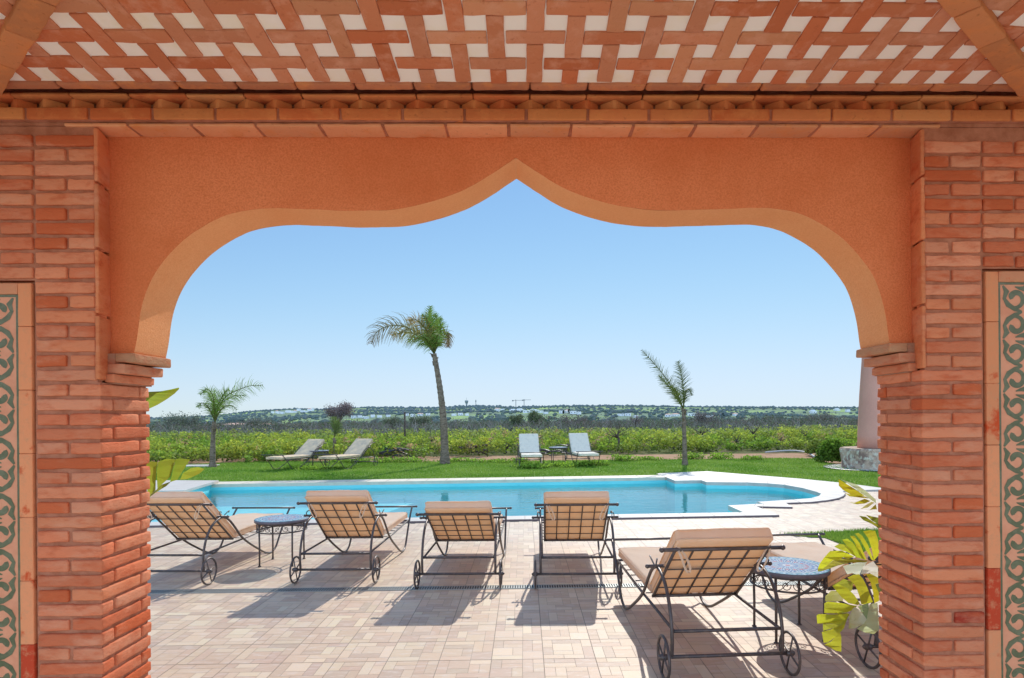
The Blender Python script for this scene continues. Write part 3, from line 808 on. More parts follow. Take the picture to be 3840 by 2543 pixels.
f = gp(1291, 1072); tcopy(f.x, f.y, .1, 'small round table on the lawn between the two white loungers', 1.15)

# ================================================================== PALMS
def frond(mb, P, ln, droop=.5, ncol=((.10,.16,.035)), dens=46, wind=Vector((0,0,0)), tipc=None, w=.011, seg=2):
    pts = spline(P, 8); n = len(pts); Ls = [0]
    for i in range(1, n): Ls.append(Ls[-1]+(pts[i]-pts[i-1]).length)
    mb.tube(pts, [.020*(1-.8*i/(n-1))+.003 for i in range(n)], 5, (.16,.17,.05))
    total = Ls[-1]
    for k in range(dens):
        t = .16+.84*(k+R.random()*.6)/dens; s_ = t*total; i = 1
        while i < n-1 and Ls[i] < s_: i += 1
        f_ = (s_-Ls[i-1])/max(1e-6, Ls[i]-Ls[i-1]); p = pts[i-1].lerp(pts[i], min(f_, 1)); tg = (pts[i]-pts[i-1]).normalized()
        s1 = tg.cross(Vector((0,0,1))); s2_ = tg.cross(Vector((0,1,0))); wt = R.uniform(.35,1.)
        sd = s1*(1-wt)+s2_*wt; sd = sd.normalized() if sd.length > .05 else Vector((1,0,0))
        upv = sd.cross(tg)
        l = ln*(math.sin(PI*min(1, .12+t*.86))**.6)*R.uniform(.8,1.1)
        for sg in (-1, 1):
            a = R.uniform(.45,.8)
            d = (tg*a+sd*sg*(1-a*.4)+upv*R.uniform(-.4,.4)).normalized()
            q = p; c = mix(ncol, tipc, max(0, t-.3)/.7) if tipc else ncol
            c = jit(c, .3); ws = w*R.uniform(.8,1.2); prev = None
            for s2 in range(seg+2):
                f2 = s2/(seg+1); ww = ws*(1-f2*.85)
                nr = d.cross(upv+Vector((.01,.02,.03))).normalized()
                cur = (q+nr*ww, q-nr*ww)
                if prev: mb.add([prev[0], prev[1], cur[1], cur[0]], [(0,1,2,3)], c)
                prev = cur; q = q+d*(l/(seg+1)); d = (d+Vector((0,0,-droop*(.5+f2)))*.55+wind*.3).normalized()
def palm(base, top, r0, r1, fr, label, ln, droop, wind, c0, crown_scale=1., dens=46, lean=None, tipc=None, w=.011, rings=True):
    root = empty('palm_tree', (base.x, base.y, 0), 0, label, 'palm tree')
    loc = lambda p: Vector(p)-Vector((base.x, base.y, 0))
    mb = MB(); a, b = loc(base), loc(top); n = 60; P = []; RR = []
    for i in range(n+1):
        t = i/n; p = a.lerp(b, t)+Vector(lean or (0,0,0))*math.sin(PI*t)
        P.append(p); r = r0+(r1-r0)*t+(.35*r0*(1-t*9) if t < .11 else 0)
        RR.append(r*(1+(.09 if i % 3 == 0 else -.02)*(1 if rings else .3))+R.uniform(-.003,.003))
    P[0].z = -.05
    mb.tube(P, RR, 14); mb.build('trunk', m_bark, root)
    tp = P[-1]
    mb = MB()
    for k in range(7):
        an = R.uniform(0, 2*PI); rr_ = r1*1.1; q = tp+Vector((0,0,-R.uniform(.05,.5)))
        mb.tube([q+Vector((math.cos(an)*rr_*.6, math.sin(an)*rr_*.6, -.05)), q+Vector((math.cos(an)*rr_*1.3, math.sin(an)*rr_*1.3, .08)), q+Vector((math.cos(an)*rr_*2.0, math.sin(an)*rr_*2.0, .10))], [.03,.022,.006], 6)
    mb.build('leaf_base', m_bark, root)
    for F_ in fr:
        pts, ln_, dr_, cc, tc = F_
        mb = MB(); frond(mb, [loc(p) for p in pts], ln_, dr_, cc, dens, wind, tc, w); mb.build('frond', m_palm, root)
    return root
def DP(Y, L):   # list of (x, y, depth offset) -> world points
    return [yp(x, y, Y+dy) for x, y, dy in L]
g1 = (.17,.27,.05); g2 = (.24,.28,.06); br = (.40,.26,.09); bd = (.20,.15,.11)
b2 = gp(1029, 1073); Yp = b2.y
top2 = yp(1004, 818, Yp); wl = Vector((-.25,0,0))
fr2 = []
fr2.append((DP(Yp,[(1004,818,0),(985,782,0),(960,766,-.1),(930,754,-.2),(895,755,-.3),(870,770,-.3),(858,796,-.3)]), .80, 1.5, (.22,.20,.07), bd))
fr2.append((DP(Yp,[(1004,818,0),(988,790,.2),(965,775,.3),(935,768,.4),(905,776,.5)]), .65, 1.3, g1, br))
fr2.append((DP(Yp,[(1004,818,0),(992,775,-.3),(975,750,-.5),(958,738,-.6),(945,742,-.7)]), .55, 1.1, (.28,.24,.07), br))
fr2.append((DP(Yp,[(1004,818,0),(998,780,0),(994,745,.1),(995,708,.1)]), .42, .25, (.15,.25,.035), None))
fr2.append((DP(Yp,[(1004,818,0),(1003,780,.3),(1001,745,.5),(990,722,.7)]), .42, .35, g1, None))
fr2.append((DP(Yp,[(1004,818,0),(1008,780,.2),(1012,750,.3),(1006,725,.2)]), .42, .45, g1, None))
fr2.append((DP(Yp,[(1004,818,0),(1013,785,-.2),(1020,760,-.4),(1017,742,-.5),(1020,735,-.5)]), .36, .7, g1, None))
fr2.append((DP(Yp,[(1004,818,0),(1014,795,0),(1026,775,0),(1034,768,0),(1037,785,0),(1036,803,.0)]), .40, 1.3, (.26,.22,.07), (.24,.14,.08)))
fr2.append((DP(Yp,[(1004,818,0),(990,800,.5),(975,785,1.),(955,780,1.4),(945,792,1.6)]), .45, .9, g1, None))
fr2.append((DP(Yp,[(1004,818,0),(994,798,-.4),(983,782,-.9),(972,778,-1.3),(965,788,-1.5)]), .45, .9, g1, None))
fr2.append((DP(Yp,[(1004,818,0),(1010,790,-.6),(1012,775,-1.),(1016,775,-1.5),(1018,790,-1.7)]), .38, .9, g1, None))
fr2.append((DP(Yp,[(1004,818,0),(999,775,-.2),(988,740,-.3),(975,728,-.4)]), .42, .5, (.15,.25,.035), None))
palm(b2, top2, .145, .08, fr2, 'tall windswept palm with a bare ringed trunk, standing alone mid-lawn', .5, .8, wl, g1, lean=(.10,0,0), dens=46, w=.014)
b1 = gp(492, 1081); Y1p = b1.y
fr1 = []
fr1.append((DP(Y1p,[(497,975,0),(507,940,0),(525,915,-.1),(550,902,-.2),(580,892,-.3),(608,892,-.3)]), .62, .8, g1, None))
fr1.append((DP(Y1p,[(497,975,0),(505,945,.3),(522,925,.5),(545,915,.7),(568,915,.8)]), .48, .55, g1, None))
fr1.append((DP(Y1p,[(497,975,0),(494,945,0),(488,920,0),(476,905,0),(462,912,0)]), .38, .8, g1, None))
fr1.append((DP(Y1p,[(497,975,0),(495,940,-.3),(492,915,-.5),(480,900,-.6),(468,905,-.7)]), .36, .8, g1, None))
fr1.append((DP(Y1p,[(497,975,0),(497,945,.2),(497,920,.4),(495,900,.5)]), .36, .5, (.17,.26,.03), None))
fr1.append((DP(Y1p,[(497,975,0),(489,955,-.2),(478,938,-.5),(466,932,-.7),(457,942,-.8)]), .32, .9, g1, None))
fr1.append((DP(Y1p,[(497,975,0),(508,952,-.4),(520,940,-.9),(536,938,-1.3),(548,948,-1.5)]), .36, .9, g1, None))
fr1.append((DP(Y1p,[(497,975,0),(498,950,-.1),(510,925,-.2),(522,905,-.2),(530,900,-.2)]), .38, .5, g1, None))
palm(b1, yp(495,975,Y1p), .105, .055, fr1, 'short palm at the left of the lawn with fronds blown to the right', .4, .6, Vector((.15,0,0)), g1, lean=(-.02,0,0), dens=36, w=.010)
b3 = gp(1584, 1076); Y3 = b3.y
fr3 = []
gd = (.085,.12,.035)
fr3.append((DP(Y3,[(1580,945,0),(1565,915,0),(1540,875,-.1),(1512,840,-.2),(1484,810,-.3)]), .33, .12, gd, None))
fr3.append((DP(Y3,[(1580,945,0),(1568,925,.2),(1552,900,.4),(1535,880,.5),(1523,868,.6)]), .33, .2, (.14,.17,.04), None))
fr3.append((DP(Y3,[(1580,945,0),(1581,915,0),(1577,875,0),(1568,835,0)]), .36, .3, gd, None))
fr3.append((DP(Y3,[(1580,945,0),(1583,925,-.3),(1586,905,-.7),(1594,900,-1.),(1600,915,-1.1)]), .26, .8, gd, None))
fr3.append((DP(Y3,[(1580,945,0),(1572,925,-.1),(1562,905,-.2),(1550,893,-.3)]), .25, .5, (.16,.2,.04), None))
palm(b3, yp(1581,945,Y3), .085, .055, fr3, 'thin young palm with three upright fronds, right of the white loungers', .3, .3, Vector((0,0,0)), gd, dens=44, w=.010, rings=False)
b4 = gp(771, 1063); Y4 = b4.y
fr4 = [(DP(Y4,[(773,1010,0),(777,995,.05),(778,980,.1),(774,965,.1)]), .30, .1, (.15,.2,.05), None), (DP(Y4,[(773,1010,0),(774,990,-.05),(771,975,-.1),(768,964,-.1)]), .28, .1, (.13,.19,.05), None),
       (DP(Y4,[(773,1010,0),(781,995,0),(784,985,0),(782,975,0)]), .22, .2, (.13,.19,.05), None)]
palm(b4, yp(773,1012,Y4), .06, .04, fr4, 'small tied-up palm shoot behind the taupe loungers', .3, .1, Vector((0,0,0)), gd, dens=36, w=.010, rings=False)

# ================================================================== BROAD LEAVES BESIDE THE PILLARS
def zr_pts(L): return [((2900+.4339*x)/1.6216, (1780+.4339*y)/1.6216) for x, y in L]
def zl_pts(L): return [((540+.33785*x)/1.6216, (1400+.33785*y)/1.6216) for x, y in L]
def blade(mb, L, Y, c, bow=.11, conv=zr_pts, tilt=0.):
    P = conv(L); cx_ = sum(p[0] for p in P)/len(P); cy_ = sum(p[1] for p in P)/len(P)
    # resample the outline and fan it round a raised centre so the blade is curved
    Q = []
    n = len(P)
    for i in range(n):
        a, b = P[i], P[(i+1) % n]; m_ = max(1, int(math.hypot(a[0]-b[0], a[1]-b[1])/10))
        for k in range(m_): Q.append((a[0]+(b[0]-a[0])*k/m_, a[1]+(b[1]-a[1])*k/m_))
    vs = []
    for (x, y) in Q:
        r = math.hypot(x-cx_, y-cy_)
        vs.append(yp(x, y, Y+bow*(r/60)**2*.5+tilt*(x-cx_)/60+noise.noise(Vector((x*.05,y*.05,Y)))*.012))
    tr = geometry.tessellate_polygon([[Vector((q[0], q[1], 0)) for q in Q]])
    mb.add(vs, [tuple(t) for t in tr], c, False)
YG = (.60,.62,.03); YD = (.50,.44,.02); GG = (.25,.33,.03); PG = (.50,.58,.36); WG = (.66,.70,.56); OG = (.52,.47,.22)
sp = empty('strelitzia_plant', (2.05, 3.35, 0), 0, 'broad-leaved plant with torn yellow green leaves at the right pillar', 'plant')
def lp(name, items, parent, conv=zr_pts):
    mb = MB()
    for (L, Y, c) in items: blade(mb, L, Y, c, conv=conv, tilt=R.uniform(-.05,.05))
    o = mb.build(name, m_ban, parent); o.location = -parent.location; return o
lp('leaf', [([(565,40),(600,60),(700,120),(790,182),(760,186),(680,180),(600,130),(565,95)], 3.30, YD),
            ([(580,38),(640,60),(720,85),(800,140),(885,215),(888,248),(790,180),(700,115)], 3.32, PG),
            ([(615,158),(700,180),(790,188),(830,205),(760,200),(660,188)], 3.31, YD), ([(650,238),(700,243),(790,208),(840,228),(790,250),(720,256)], 3.29, YD),
            ([(752,298),(800,262),(850,232),(872,242),(815,285)], 3.33, OG), ([(828,308),(885,255),(895,300),(860,300)], 3.3, YD)], sp)
lp('leaf', [([(738,354),(800,365),(860,405),(910,440),(908,462),(850,425),(780,395)], 3.2, GG), ([(800,347),(850,360),(910,372),(912,430),(855,400)], 3.25, (.12,.2,.03))], sp)
lp('leaf', [([(775,490),(830,482),(880,485),(905,560),(915,690),(868,742),(850,640),(820,550)], 3.22, YG),
            ([(705,510),(735,503),(770,530),(820,610),(866,738),(850,738),(800,650),(750,560)], 3.20, (.52,.56,.03)),
            ([(663,530),(700,530),(745,590),(775,660),(805,733),(790,737),(740,680),(705,590)], 3.21, (.55,.55,.03)),
            ([(595,562),(640,552),(690,590),(750,660),(792,735),(712,712),(660,650)], 3.19, (.44,.52,.03)),
            ([(525,622),(570,597),(620,605),(680,650),(716,712),(640,670),(580,650)], 3.18, (.5,.52,.03)),
            ([(384,812),(400,770),(440,715),(490,660),(590,655),(700,708),(650,730),(600,715),(560,745),(520,738),(470,780),(430,812)], 3.15, YG),
            ([(384,838),(384,812),(430,812),(520,740),(580,722),(660,730),(820,742),(800,758),(660,762),(560,785),(430,832)], 3.17, (.38,.34,.05))], sp)  # last lobe: shade along the rib, put into a darker leaf colour
lp('leaf', [([(600,790),(720,760),(812,752),(760,830),(742,872),(680,850),(640,862)], 3.28, WG), ([(752,862),(780,790),(862,748),(905,800),(905,890),(830,850)], 3.24, (.75,.75,.66)),
            ([(800,860),(860,856),(905,880),(915,1090),(872,1112),(862,1020),(840,930)], 3.30, YD)], sp)
lp('leaf', [([(640,890),(690,865),(740,860),(775,900),(810,970),(860,1100),(810,1120),(760,1122),(740,1040),(710,960)], 3.12, YG),
            ([(508,962),(560,947),(640,980),(700,1040),(748,1112),(730,1128),(650,1110),(590,1060)], 3.10, (.56,.6,.03)),
            ([(440,1112),(470,1096),(580,1108),(725,1135),(705,1158),(640,1190),(560,1202),(440,1196)], 3.08, YG),
            ([(373,1218),(390,1204),(500,1208),(655,1202),(620,1250),(580,1290),(480,1288),(380,1287)], 3.06, YG),
            ([(428,1292),(540,1290),(600,1252),(660,1198),(620,1290),(570,1310),(500,1330),(430,1350)], 3.09, (.44,.46,.04)),
            ([(418,1360),(500,1338),(560,1300),(650,1200),(610,1330),(540,1400),(470,1452),(435,1452)], 3.10, YG),
            ([(440,1470),(500,1440),(575,1360),(588,1400),(588,1530),(540,1522),(495,1495)], 3.12, (.5,.52,.04)),
            ([(560,1200),(640,1195),(660,1215),(560,1300),(520,1290),(500,1270)], 3.14, (.3,.26,.06))], sp)
lp('leaf', [([(650,1332),(655,1240),(680,1165),(705,1142),(760,1180),(806,1250),(780,1290),(700,1330)], 3.04, WG),
            ([(806,1250),(820,1180),(832,1118),(900,1108),(915,1340),(870,1378),(790,1365),(720,1332),(780,1290)], 3.03, PG),
            ([(728,1140),(822,1108),(834,1240),(806,1250),(760,1180)], 3.06, (.3,.38,.2)), ([(448,1092),(450,1050),(500,1003),(560,1005),(610,1030),(600,1092),(540,1098)], 3.2, (.5,.5,.26)),
            ([(510,960),(610,900),(690,930),(680,1000),(600,1040),(560,985)], 3.22, (.36,.4,.05))], sp)
mb = MB()
for (x, y, x2, y2, Yt) in ((1.95,3.36,2026,1210,3.3),(1.97,3.34,2040,1310,3.2),(2.0,3.32,2030,1350,3.1),(2.05,3.4,2040,1260,3.25)):
    t = yp(x2, y2, Yt); mb.tube(spline([(x+.1, y, 0), (x+.12, y, .4), (t.x+.05, t.y, t.z-.1), t], 4), .013, 7, (.3,.36,.1))
o = mb.build('stalk', m_palm, sp); o.location = -sp.location
sp2 = empty('strelitzia_plant', (-3.0, 3.5, 0), 0, 'broad green leaves reaching out from behind the left pillar', 'plant')
lp('leaf', [([(25,232),(80,215),(180,200),(300,178),(385,158),(392,172),(340,225),(250,290),(150,350),(25,408)], 3.5, (.30,.40,.04)), ([(-60,230),(60,205),(210,198),(130,225),(40,300),(-60,360)], 3.46, (.08,.15,.03))], sp2, zl_pts)
lp('leaf', [([(20,1010),(80,975),(152,985),(138,1060),(130,1200),(128,1300),(40,1370)], 3.4, (.30,.37,.04)), ([(155,985),(240,950),(348,955),(330,1020),(290,1150),(200,1232),(150,1292),(140,1100)], 3.42, (.28,.35,.035)),
            ([(352,952),(430,948),(512,957),(470,1020),(420,1100),(372,1180),(290,1208),(320,1080)], 3.44, (.26,.34,.035)), ([(400,1180),(430,1110),(520,1052),(600,1040),(672,1062),(620,1110),(540,1150),(470,1175)], 3.46, (.34,.40,.04)),
            ([(30,1380),(130,1300),(200,1235),(300,1200),(250,1250),(120,1330),(30,1400)], 3.40, (.2,.27,.04))], sp2, zl_pts)
mb = MB()
for (x2, y2, Yt) in ((330,925,3.5),(335,1165,3.42)):
    t = yp(x2, y2, Yt); mb.tube(spline([(-2.9, 3.5, 0), (-2.8, 3.5, .4), (t.x-.35, t.y, t.z-.3), t], 4), .013, 7, (.2,.28,.06))
o = mb.build('stalk', m_palm, sp2); o.location = -sp2.location

# ================================================================== GRASS BLADES
def blades(name, poly, n, h, w, seed, colr, box):
    rr_ = random.Random(seed); mb = MB(); x0, x1, y0, y1 = box; k = 0; tries = 0
    while k < n and tries < n*6:
        tries += 1
        x = rr_.uniform(x0, x1); y = y0+(y1-y0)*rr_.random()**1.15
        if not inpoly(x, y, poly): continue
        a = rr_.uniform(0, PI); hh = h*rr_.uniform(.5,1.4); lx, ly = rr_.uniform(-.5,.5)*hh, rr_.uniform(-.5,.5)*hh
        p = noise.noise(Vector((x*.8, y*.8, 3)))
        c = mix(colr[0], colr[1], min(1, max(0, .5+p+rr_.uniform(-.25,.25))))
        mb.add([(x-math.cos(a)*w, y-math.sin(a)*w, 0), (x+math.cos(a)*w, y+math.sin(a)*w, 0), (x+lx, y+ly, hh)], [(0,1,2)], c); k += 1
    return tag(mb.build(name, m_grassb), 'short mown grass of the '+name.replace('_', ' '), 'grass', kind='stuff')
GC = ((.13,.27,.025),(.27,.40,.06))
tag(blades('lawn_grass', lawn, 90000, .045, .012, 5, GC, (-16, 15, 13, 24)), 'short mown grass growing over the lawn beyond the pool')
tag(blades('patch_grass', patch, 26000, .045, .005, 6, GC, (2.3, 6.5, 5.0, 9.2)), 'short grass in the small lawn patch beside the terrace')

# ================================================================== WEEDS AND VINES OF THE FIELD
def leafquad(mb, p, s_, rr_, c, up=.3):
    d = Vector((rr_.uniform(-1,1), rr_.uniform(-1,1), rr_.uniform(-.4,.9)))
    d.normalize(); e = d.cross(Vector((rr_.uniform(-1,1), rr_.uniform(-1,1), rr_.uniform(-1,1)))); e.normalize()
    mb.add([p-d*s_, p+e*s_*.55, p+d*s_, p-e*s_*.55], [(0,1,2,3)], c)
rv = random.Random(21)
wm = MB()
def edgeY(x): return edge0(x)+noise.noise(Vector((x*.55, 0, 9)))*1.3
def edge0(x):
    # near edge of the weeds: farther to the right where the soil track shows
    if x < -8: return 23.6+(x+8)*.02
    if x < -2: return 23.6+(x+8)/6*2.6
    return 26.2+min(2.0, (x+2)*.14)
def weed(x, y, h, n, sc_, base):
    for _ in range(n):
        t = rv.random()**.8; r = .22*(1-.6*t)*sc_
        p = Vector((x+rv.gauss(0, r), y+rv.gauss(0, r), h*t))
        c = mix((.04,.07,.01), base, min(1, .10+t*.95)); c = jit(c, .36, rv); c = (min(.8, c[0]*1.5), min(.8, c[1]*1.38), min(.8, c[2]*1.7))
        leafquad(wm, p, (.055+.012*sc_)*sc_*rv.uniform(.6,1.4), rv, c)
k = 0
for _ in range(3200):
    y = 23+rv.random()**1.7*17; x = rv.uniform(-.72, .68)*y*1.05
    if y < edgeY(x)+rv.uniform(0,.5): continue
    pch = noise.noise(Vector((x*.35, y*.35, 1.)))
    if noise.noise(Vector((x*.9, y*.9, 4.))) < -.25 and rv.random() < .6: continue
    h = .32+.30*rv.random()+pch*.40+min(.15, (y-edgeY(x))*.04)+(.35*rv.random() if rv.random() < .10 else 0)
    base = mix((.15,.27,.025), (.31,.37,.04), min(1, max(0, .45+pch*1.2)))
    if rv.random() < .07: base = (.34,.26,.10)
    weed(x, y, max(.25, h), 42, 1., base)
for _ in range(1900):
    y = 37+rv.random()**1.2*22; x = rv.uniform(-.72, .68)*y*1.05
    pch = noise.noise(Vector((x*.15, y*.15, 1.)))
    base = mix((.13,.21,.035), (.25,.30,.06), min(1, max(0, .45+pch*1.2)))
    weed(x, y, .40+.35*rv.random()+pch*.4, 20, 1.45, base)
tag(wm.build('weed_field', m_leaf), 'tall leafy green weeds covering the old vineyard beyond the lawn', 'weeds', kind='stuff')
# low plants on the soil strip in front of the weeds and round the lawn loungers
wm = MB()
for (px, py, w, n, h) in ((1600,1062,30,26,.22),(1660,1062,34,22,.20),(1740,1063,22,14,.14),(1440,1066,30,24,.20),(1385,1076,22,22,.14),(1230,1083,34,34,.13),(1300,1080,34,24,.12),(1345,1078,36,30,.13),(1205,1068,20,10,.14),(1500,1064,30,14,.12),(820,1070,60,36,.18),(930,1069,60,30,.16),(1060,1068,60,22,.12),(720,1086,60,30,.10),(1150,1070,40,16,.12)):
    for _ in range(n*2):
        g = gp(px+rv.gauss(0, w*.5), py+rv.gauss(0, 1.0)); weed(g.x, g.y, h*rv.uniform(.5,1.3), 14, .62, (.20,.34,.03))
tag(wm.build('low_weeds', m_leaf), 'low clumps of broad weeds along the edge of the lawn and under the loungers', 'weeds', kind='stuff')
# bushes
def bush(px, py, w, h, n, c, label, name='bush', ls=.07):
    g = gp(px, py); root = empty(name, (g.x, g.y, 0), 0, label, 'bush'); mb = MB(); rr_ = random.Random(int(px))
    for _ in range(n):
        while True:
            v = Vector((rr_.uniform(-1,1), rr_.uniform(-1,1), rr_.uniform(-.2,1)))
            if .25 < v.length < 1.05 and noise.noise(v*2.2+Vector((px,0,0))) > -.22: break
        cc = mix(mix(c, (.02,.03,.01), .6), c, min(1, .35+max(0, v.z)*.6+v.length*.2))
        leafquad(mb, Vector((v.x*w, v.y*w, .1+max(0,v.z)*h)), ls*rr_.uniform(.6,1.3), rr_, jit(cc, .3, rr_))
    mb.build('foliage', m_leaf, root)
    mb = MB()
    for k in range(6):
        a = k*1.05; mb.tube([(0,0,0),(math.cos(a)*w*.3, math.sin(a)*w*.3, h*.4),(math.cos(a)*w*.6, math.sin(a)*w*.6, h*.8)], [.02,.012,.004], 5, (.1,.08,.05))
    mb.build('stem', m_twig, root)
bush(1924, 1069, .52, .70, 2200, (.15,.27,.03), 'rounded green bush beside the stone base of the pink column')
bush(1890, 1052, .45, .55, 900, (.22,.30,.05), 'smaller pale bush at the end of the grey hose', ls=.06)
# old vine stocks
def vine(px, py, h, seed, label):
    g = gp(px, py); rr_ = random.Random(seed); root = empty('vine_stock', (g.x, g.y, 0), 0, label, 'vine', 'dead vine stocks standing among the weeds')
    mb = MB(); p = Vector((0,0,-.05)); P = [p.copy()]
    for k in range(5): p = p+Vector((rr_.uniform(-.12,.12), rr_.uniform(-.1,.1), h*.14)); P.append(p.copy())
    mb.tube(P, [.075,.06,.055,.05,.055,.04], 8); mb.build('trunk', m_wood, root)
    mb = MB()
    for k in range(9):
        q = P[-1]-Vector((0,0,rr_.uniform(0,.15))); d = Vector((rr_.uniform(-1,1), rr_.uniform(-1,1), rr_.uniform(.1,1.2))).normalized(); Q = [q.copy()]
        for s_ in range(5): d = (d+Vector((rr_.uniform(-.5,.5), rr_.uniform(-.5,.5), rr_.uniform(-.1,.35)))).normalized(); q = q+d*h*.13; Q.append(q.copy())
        mb.tube(Q, [.028,.02,.015,.011,.008,.003], 5)
    mb.build('cane', m_wood, root)
VN = [(1092,1048,1.0,'gnarled vine stump with a broken branch right of the tall palm'),(1238,1046,1.2,'upright dark vine stock just left of the left white lounger'),(1225,1050,.8,'squat vine stump left of the white loungers'),
      (1440,1046,1.25,'tall bare grey vine post between the white loungers and the thin palm'),(1625,1040,1.6,'dark branching vine immediately right of the thin palm'),(1755,1040,1.5,'leaning black vine trunk midway between thin palm and pink column'),
      (905,1046,1.1,'dark vine stock behind the black pipe pile'),(700,1046,1.0,'vine stock behind the leftmost taupe lounger'),(860,1040,1.0,'vine stock left of the tall palm'),(1140,1040,1.0,'small vine stock between palm and white lounger'),
      (1000,1046,1.1,'vine stock right behind the tall palm trunk'),(1560,1044,1.0,'low vine stock just left of the thin palm'),(1840,1034,1.3,'vine stock near the hose at the right')]
VN += [(px, py, h, 'small dark vine stump '+w_) for px, py, h, w_ in [(560,1052,.8,'in the weeds right of the left palm'),(420,1050,.9,'in the weeds left of the left palm'),(975,1050,.7,'immediately left of the tall palm trunk'),(1165,1052,.7,'left of the pale dead branch'),(1410,1048,.9,'just right of the right white lounger'),(1510,1046,.8,'halfway from white loungers to the thin palm'),(1690,1044,.9,'right of the branching vine by the thin palm'),(1800,1044,.8,'just left of the grey hose'),(840,1050,.8,'behind the right taupe lounger'),(1060,1050,.8,'just right of the tall palm trunk')]]
for i, (px, py, h, lb) in enumerate(VN): vine(px, py-(6 if i != 3 else 0)-(i*7 % 4), h*(.72 if i != 3 else .95), 40+i, lb)
# grey brush of bare twigs behind the field
mb = MB(); rb = random.Random(5)
for _ in range(6500):
    y = 46+rb.random()*50; x = rb.uniform(-.72,.68)*y*1.06; pch = noise.noise(Vector((x*.06, y*.06, 7)))
    if x > .1*y and pch < -.05 and rb.random() < .6: continue
    h = .62+rb.random()*.45+max(0,pch)*1.1+(rb.random()*.7 if rb.random() < .12 else 0); p = Vector((x, y, rb.uniform(0,.5)*h)); d = Vector((rb.uniform(-.8,.8), 0, 1)).normalized()
    g = rb.random(); c = mix((.15,.125,.11), (.52,.46,.42), g*g) if rb.random() < .8 else (.2,.26,.12)
    for s_ in range(3):
        q = p+d*h*.28; w_ = .020*(1-s_*.28)
        mb.add([p+Vector((-w_,0,0)), p+Vector((w_,0,0)), q+Vector((w_*.7,0,0)), q+Vector((-w_*.7,0,0))], [(0,1,2,3)], c)
        if rb.random() < .8:
            e = q+Vector((rb.uniform(-.5,.5), rb.uniform(-.3,.3), rb.uniform(.1,.5)))
            mb.add([q+Vector((-w_*.6,0,0)), q+Vector((w_*.6,0,0)), e], [(0,1,2)], c)
        p = q; d = (d+Vector((rb.uniform(-1.2,1.2), 0, rb.uniform(-.2,.2)))).normalized()
tag(mb.build('dry_brush', m_twig), 'grey leafless brushwood in a band behind the green weeds', 'brush', kind='stuff')
mb = MB()
for _ in range(2600):
    y = 60+rb.random()*75; x = rb.uniform(-.72,.68)*y*1.06; h = .65+rb.random()*.5+max(0,noise.noise(Vector((x*.12,y*.12,3))))*1.7
    base = rb.choice([(.13,.16,.09),(.17,.15,.12),(.10,.13,.08),(.20,.17,.15)])
    for _k in range(26):
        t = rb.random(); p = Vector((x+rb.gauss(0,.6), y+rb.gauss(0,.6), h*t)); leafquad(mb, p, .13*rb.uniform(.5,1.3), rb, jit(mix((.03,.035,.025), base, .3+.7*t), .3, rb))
tag(mb.build('scrub', m_leafd), 'dull green and brown scrub between the field and the valley', 'scrub', kind='stuff')

# ================================================================== FAR LAND
PRF = [(-400,972),(250,971),(345,969),(420,969),(500,965),(560,958),(600,954),(640,951),(690,948.5),(740,950),(800,946),(860,944.5),(900,945),(960,945.5),(1000,945.5),(1080,941.5),(1150,942),(1200,943.5),(1300,941),(1450,941),(1600,943),(1800,943),(1950,944.5),(2100,944),(2900,946)]
def ridge_y(x):
    for (a, b) in zip(PRF, PRF[1:]):
        if a[0] <= x <= b[0]: return a[1]+(b[1]-a[1])*(x-a[0])/(b[0]-a[0])
    return 970
def sst(a, b, x): t = min(1, max(0, (x-a)/(b-a))); return t*t*(3-2*t)
YR = 2300.
def terr(X, Y):
    if Y < 30: return -.056
    az = X/Y; px = PX+F*(az-.02)
    zr0 = yp(px, ridge_y(px), YR).z
    low = -9*sst(95, 380, Y)
    wob = noise.noise(Vector((X*.0016, Y*.0016, 0)))*16*sst(500, 1100, Y)*(1-sst(1700, 2200, Y)*.85)
    z = low+(zr0-low)*(sst(450, YR, Y)*.75+.25*min(1,max(0,(Y-450)/(YR-450))) if Y > 450 else 0)+wob
    if Y > YR: z = zr0-(Y-YR)*.05
    return z if Y > 60 else -.056
mb = MB(); Ys = [27]+[30+i*6 for i in range(12)]+[110*1.12**i for i in range(32)]; Ys = [y for y in Ys if y < 4000]; NX = 130; vs = []
for y in Ys:
    for i in range(NX+1):
        x = (-1.0+2.0*i/NX)*(y*1.0+60); vs.append((x, y, terr(x, y)))
fs = []
for j in range(len(Ys)-1):
    for i in range(NX): a = j*(NX+1)+i; fs.append((a, a+1, a+NX+2, a+NX+1))
nf = [f for f in fs]
near_n = sum(1 for y in Ys if y < 110)
mbn = MB(); mbn.add(vs[:(near_n)*(NX+1)], fs[:(near_n-1)*NX], None, True); tag(mbn.build('field', m_field), kind='structure')
mbf = MB(); mbf.add(vs[(near_n-1)*(NX+1):], [tuple(q-(near_n-1)*(NX+1) for q in f) for f in fs[(near_n-1)*NX:]], None, True)
tag(mbf.build('hills', m_hill), kind='structure')
mb = MB(); mb.add([(-60000,3000,-70),(60000,3000,-70),(60000,60000,-70),(-60000,60000,-70)], [(0,1,2,3)]); mb.build('sea', m_sea)['kind'] = 'structure'
mb = MB(); mb.add([(-4000,-4000,-75),(4000,-4000,-75),(4000,3050,-75),(-4000,3050,-75)], [(0,1,2,3)]); mb.build('lowland', m_hill)['kind'] = 'structure'
def march(px, py, t0=120, t1=2600):
    d = ray(px, py); t = t0
    while t < t1:
        if H+d.z*t < terr(d.x*t, d.y*t): break
        t *= 1.01
    return Vector((d.x*t, d.y*t, terr(d.x*t, d.y*t)))
HPX = []
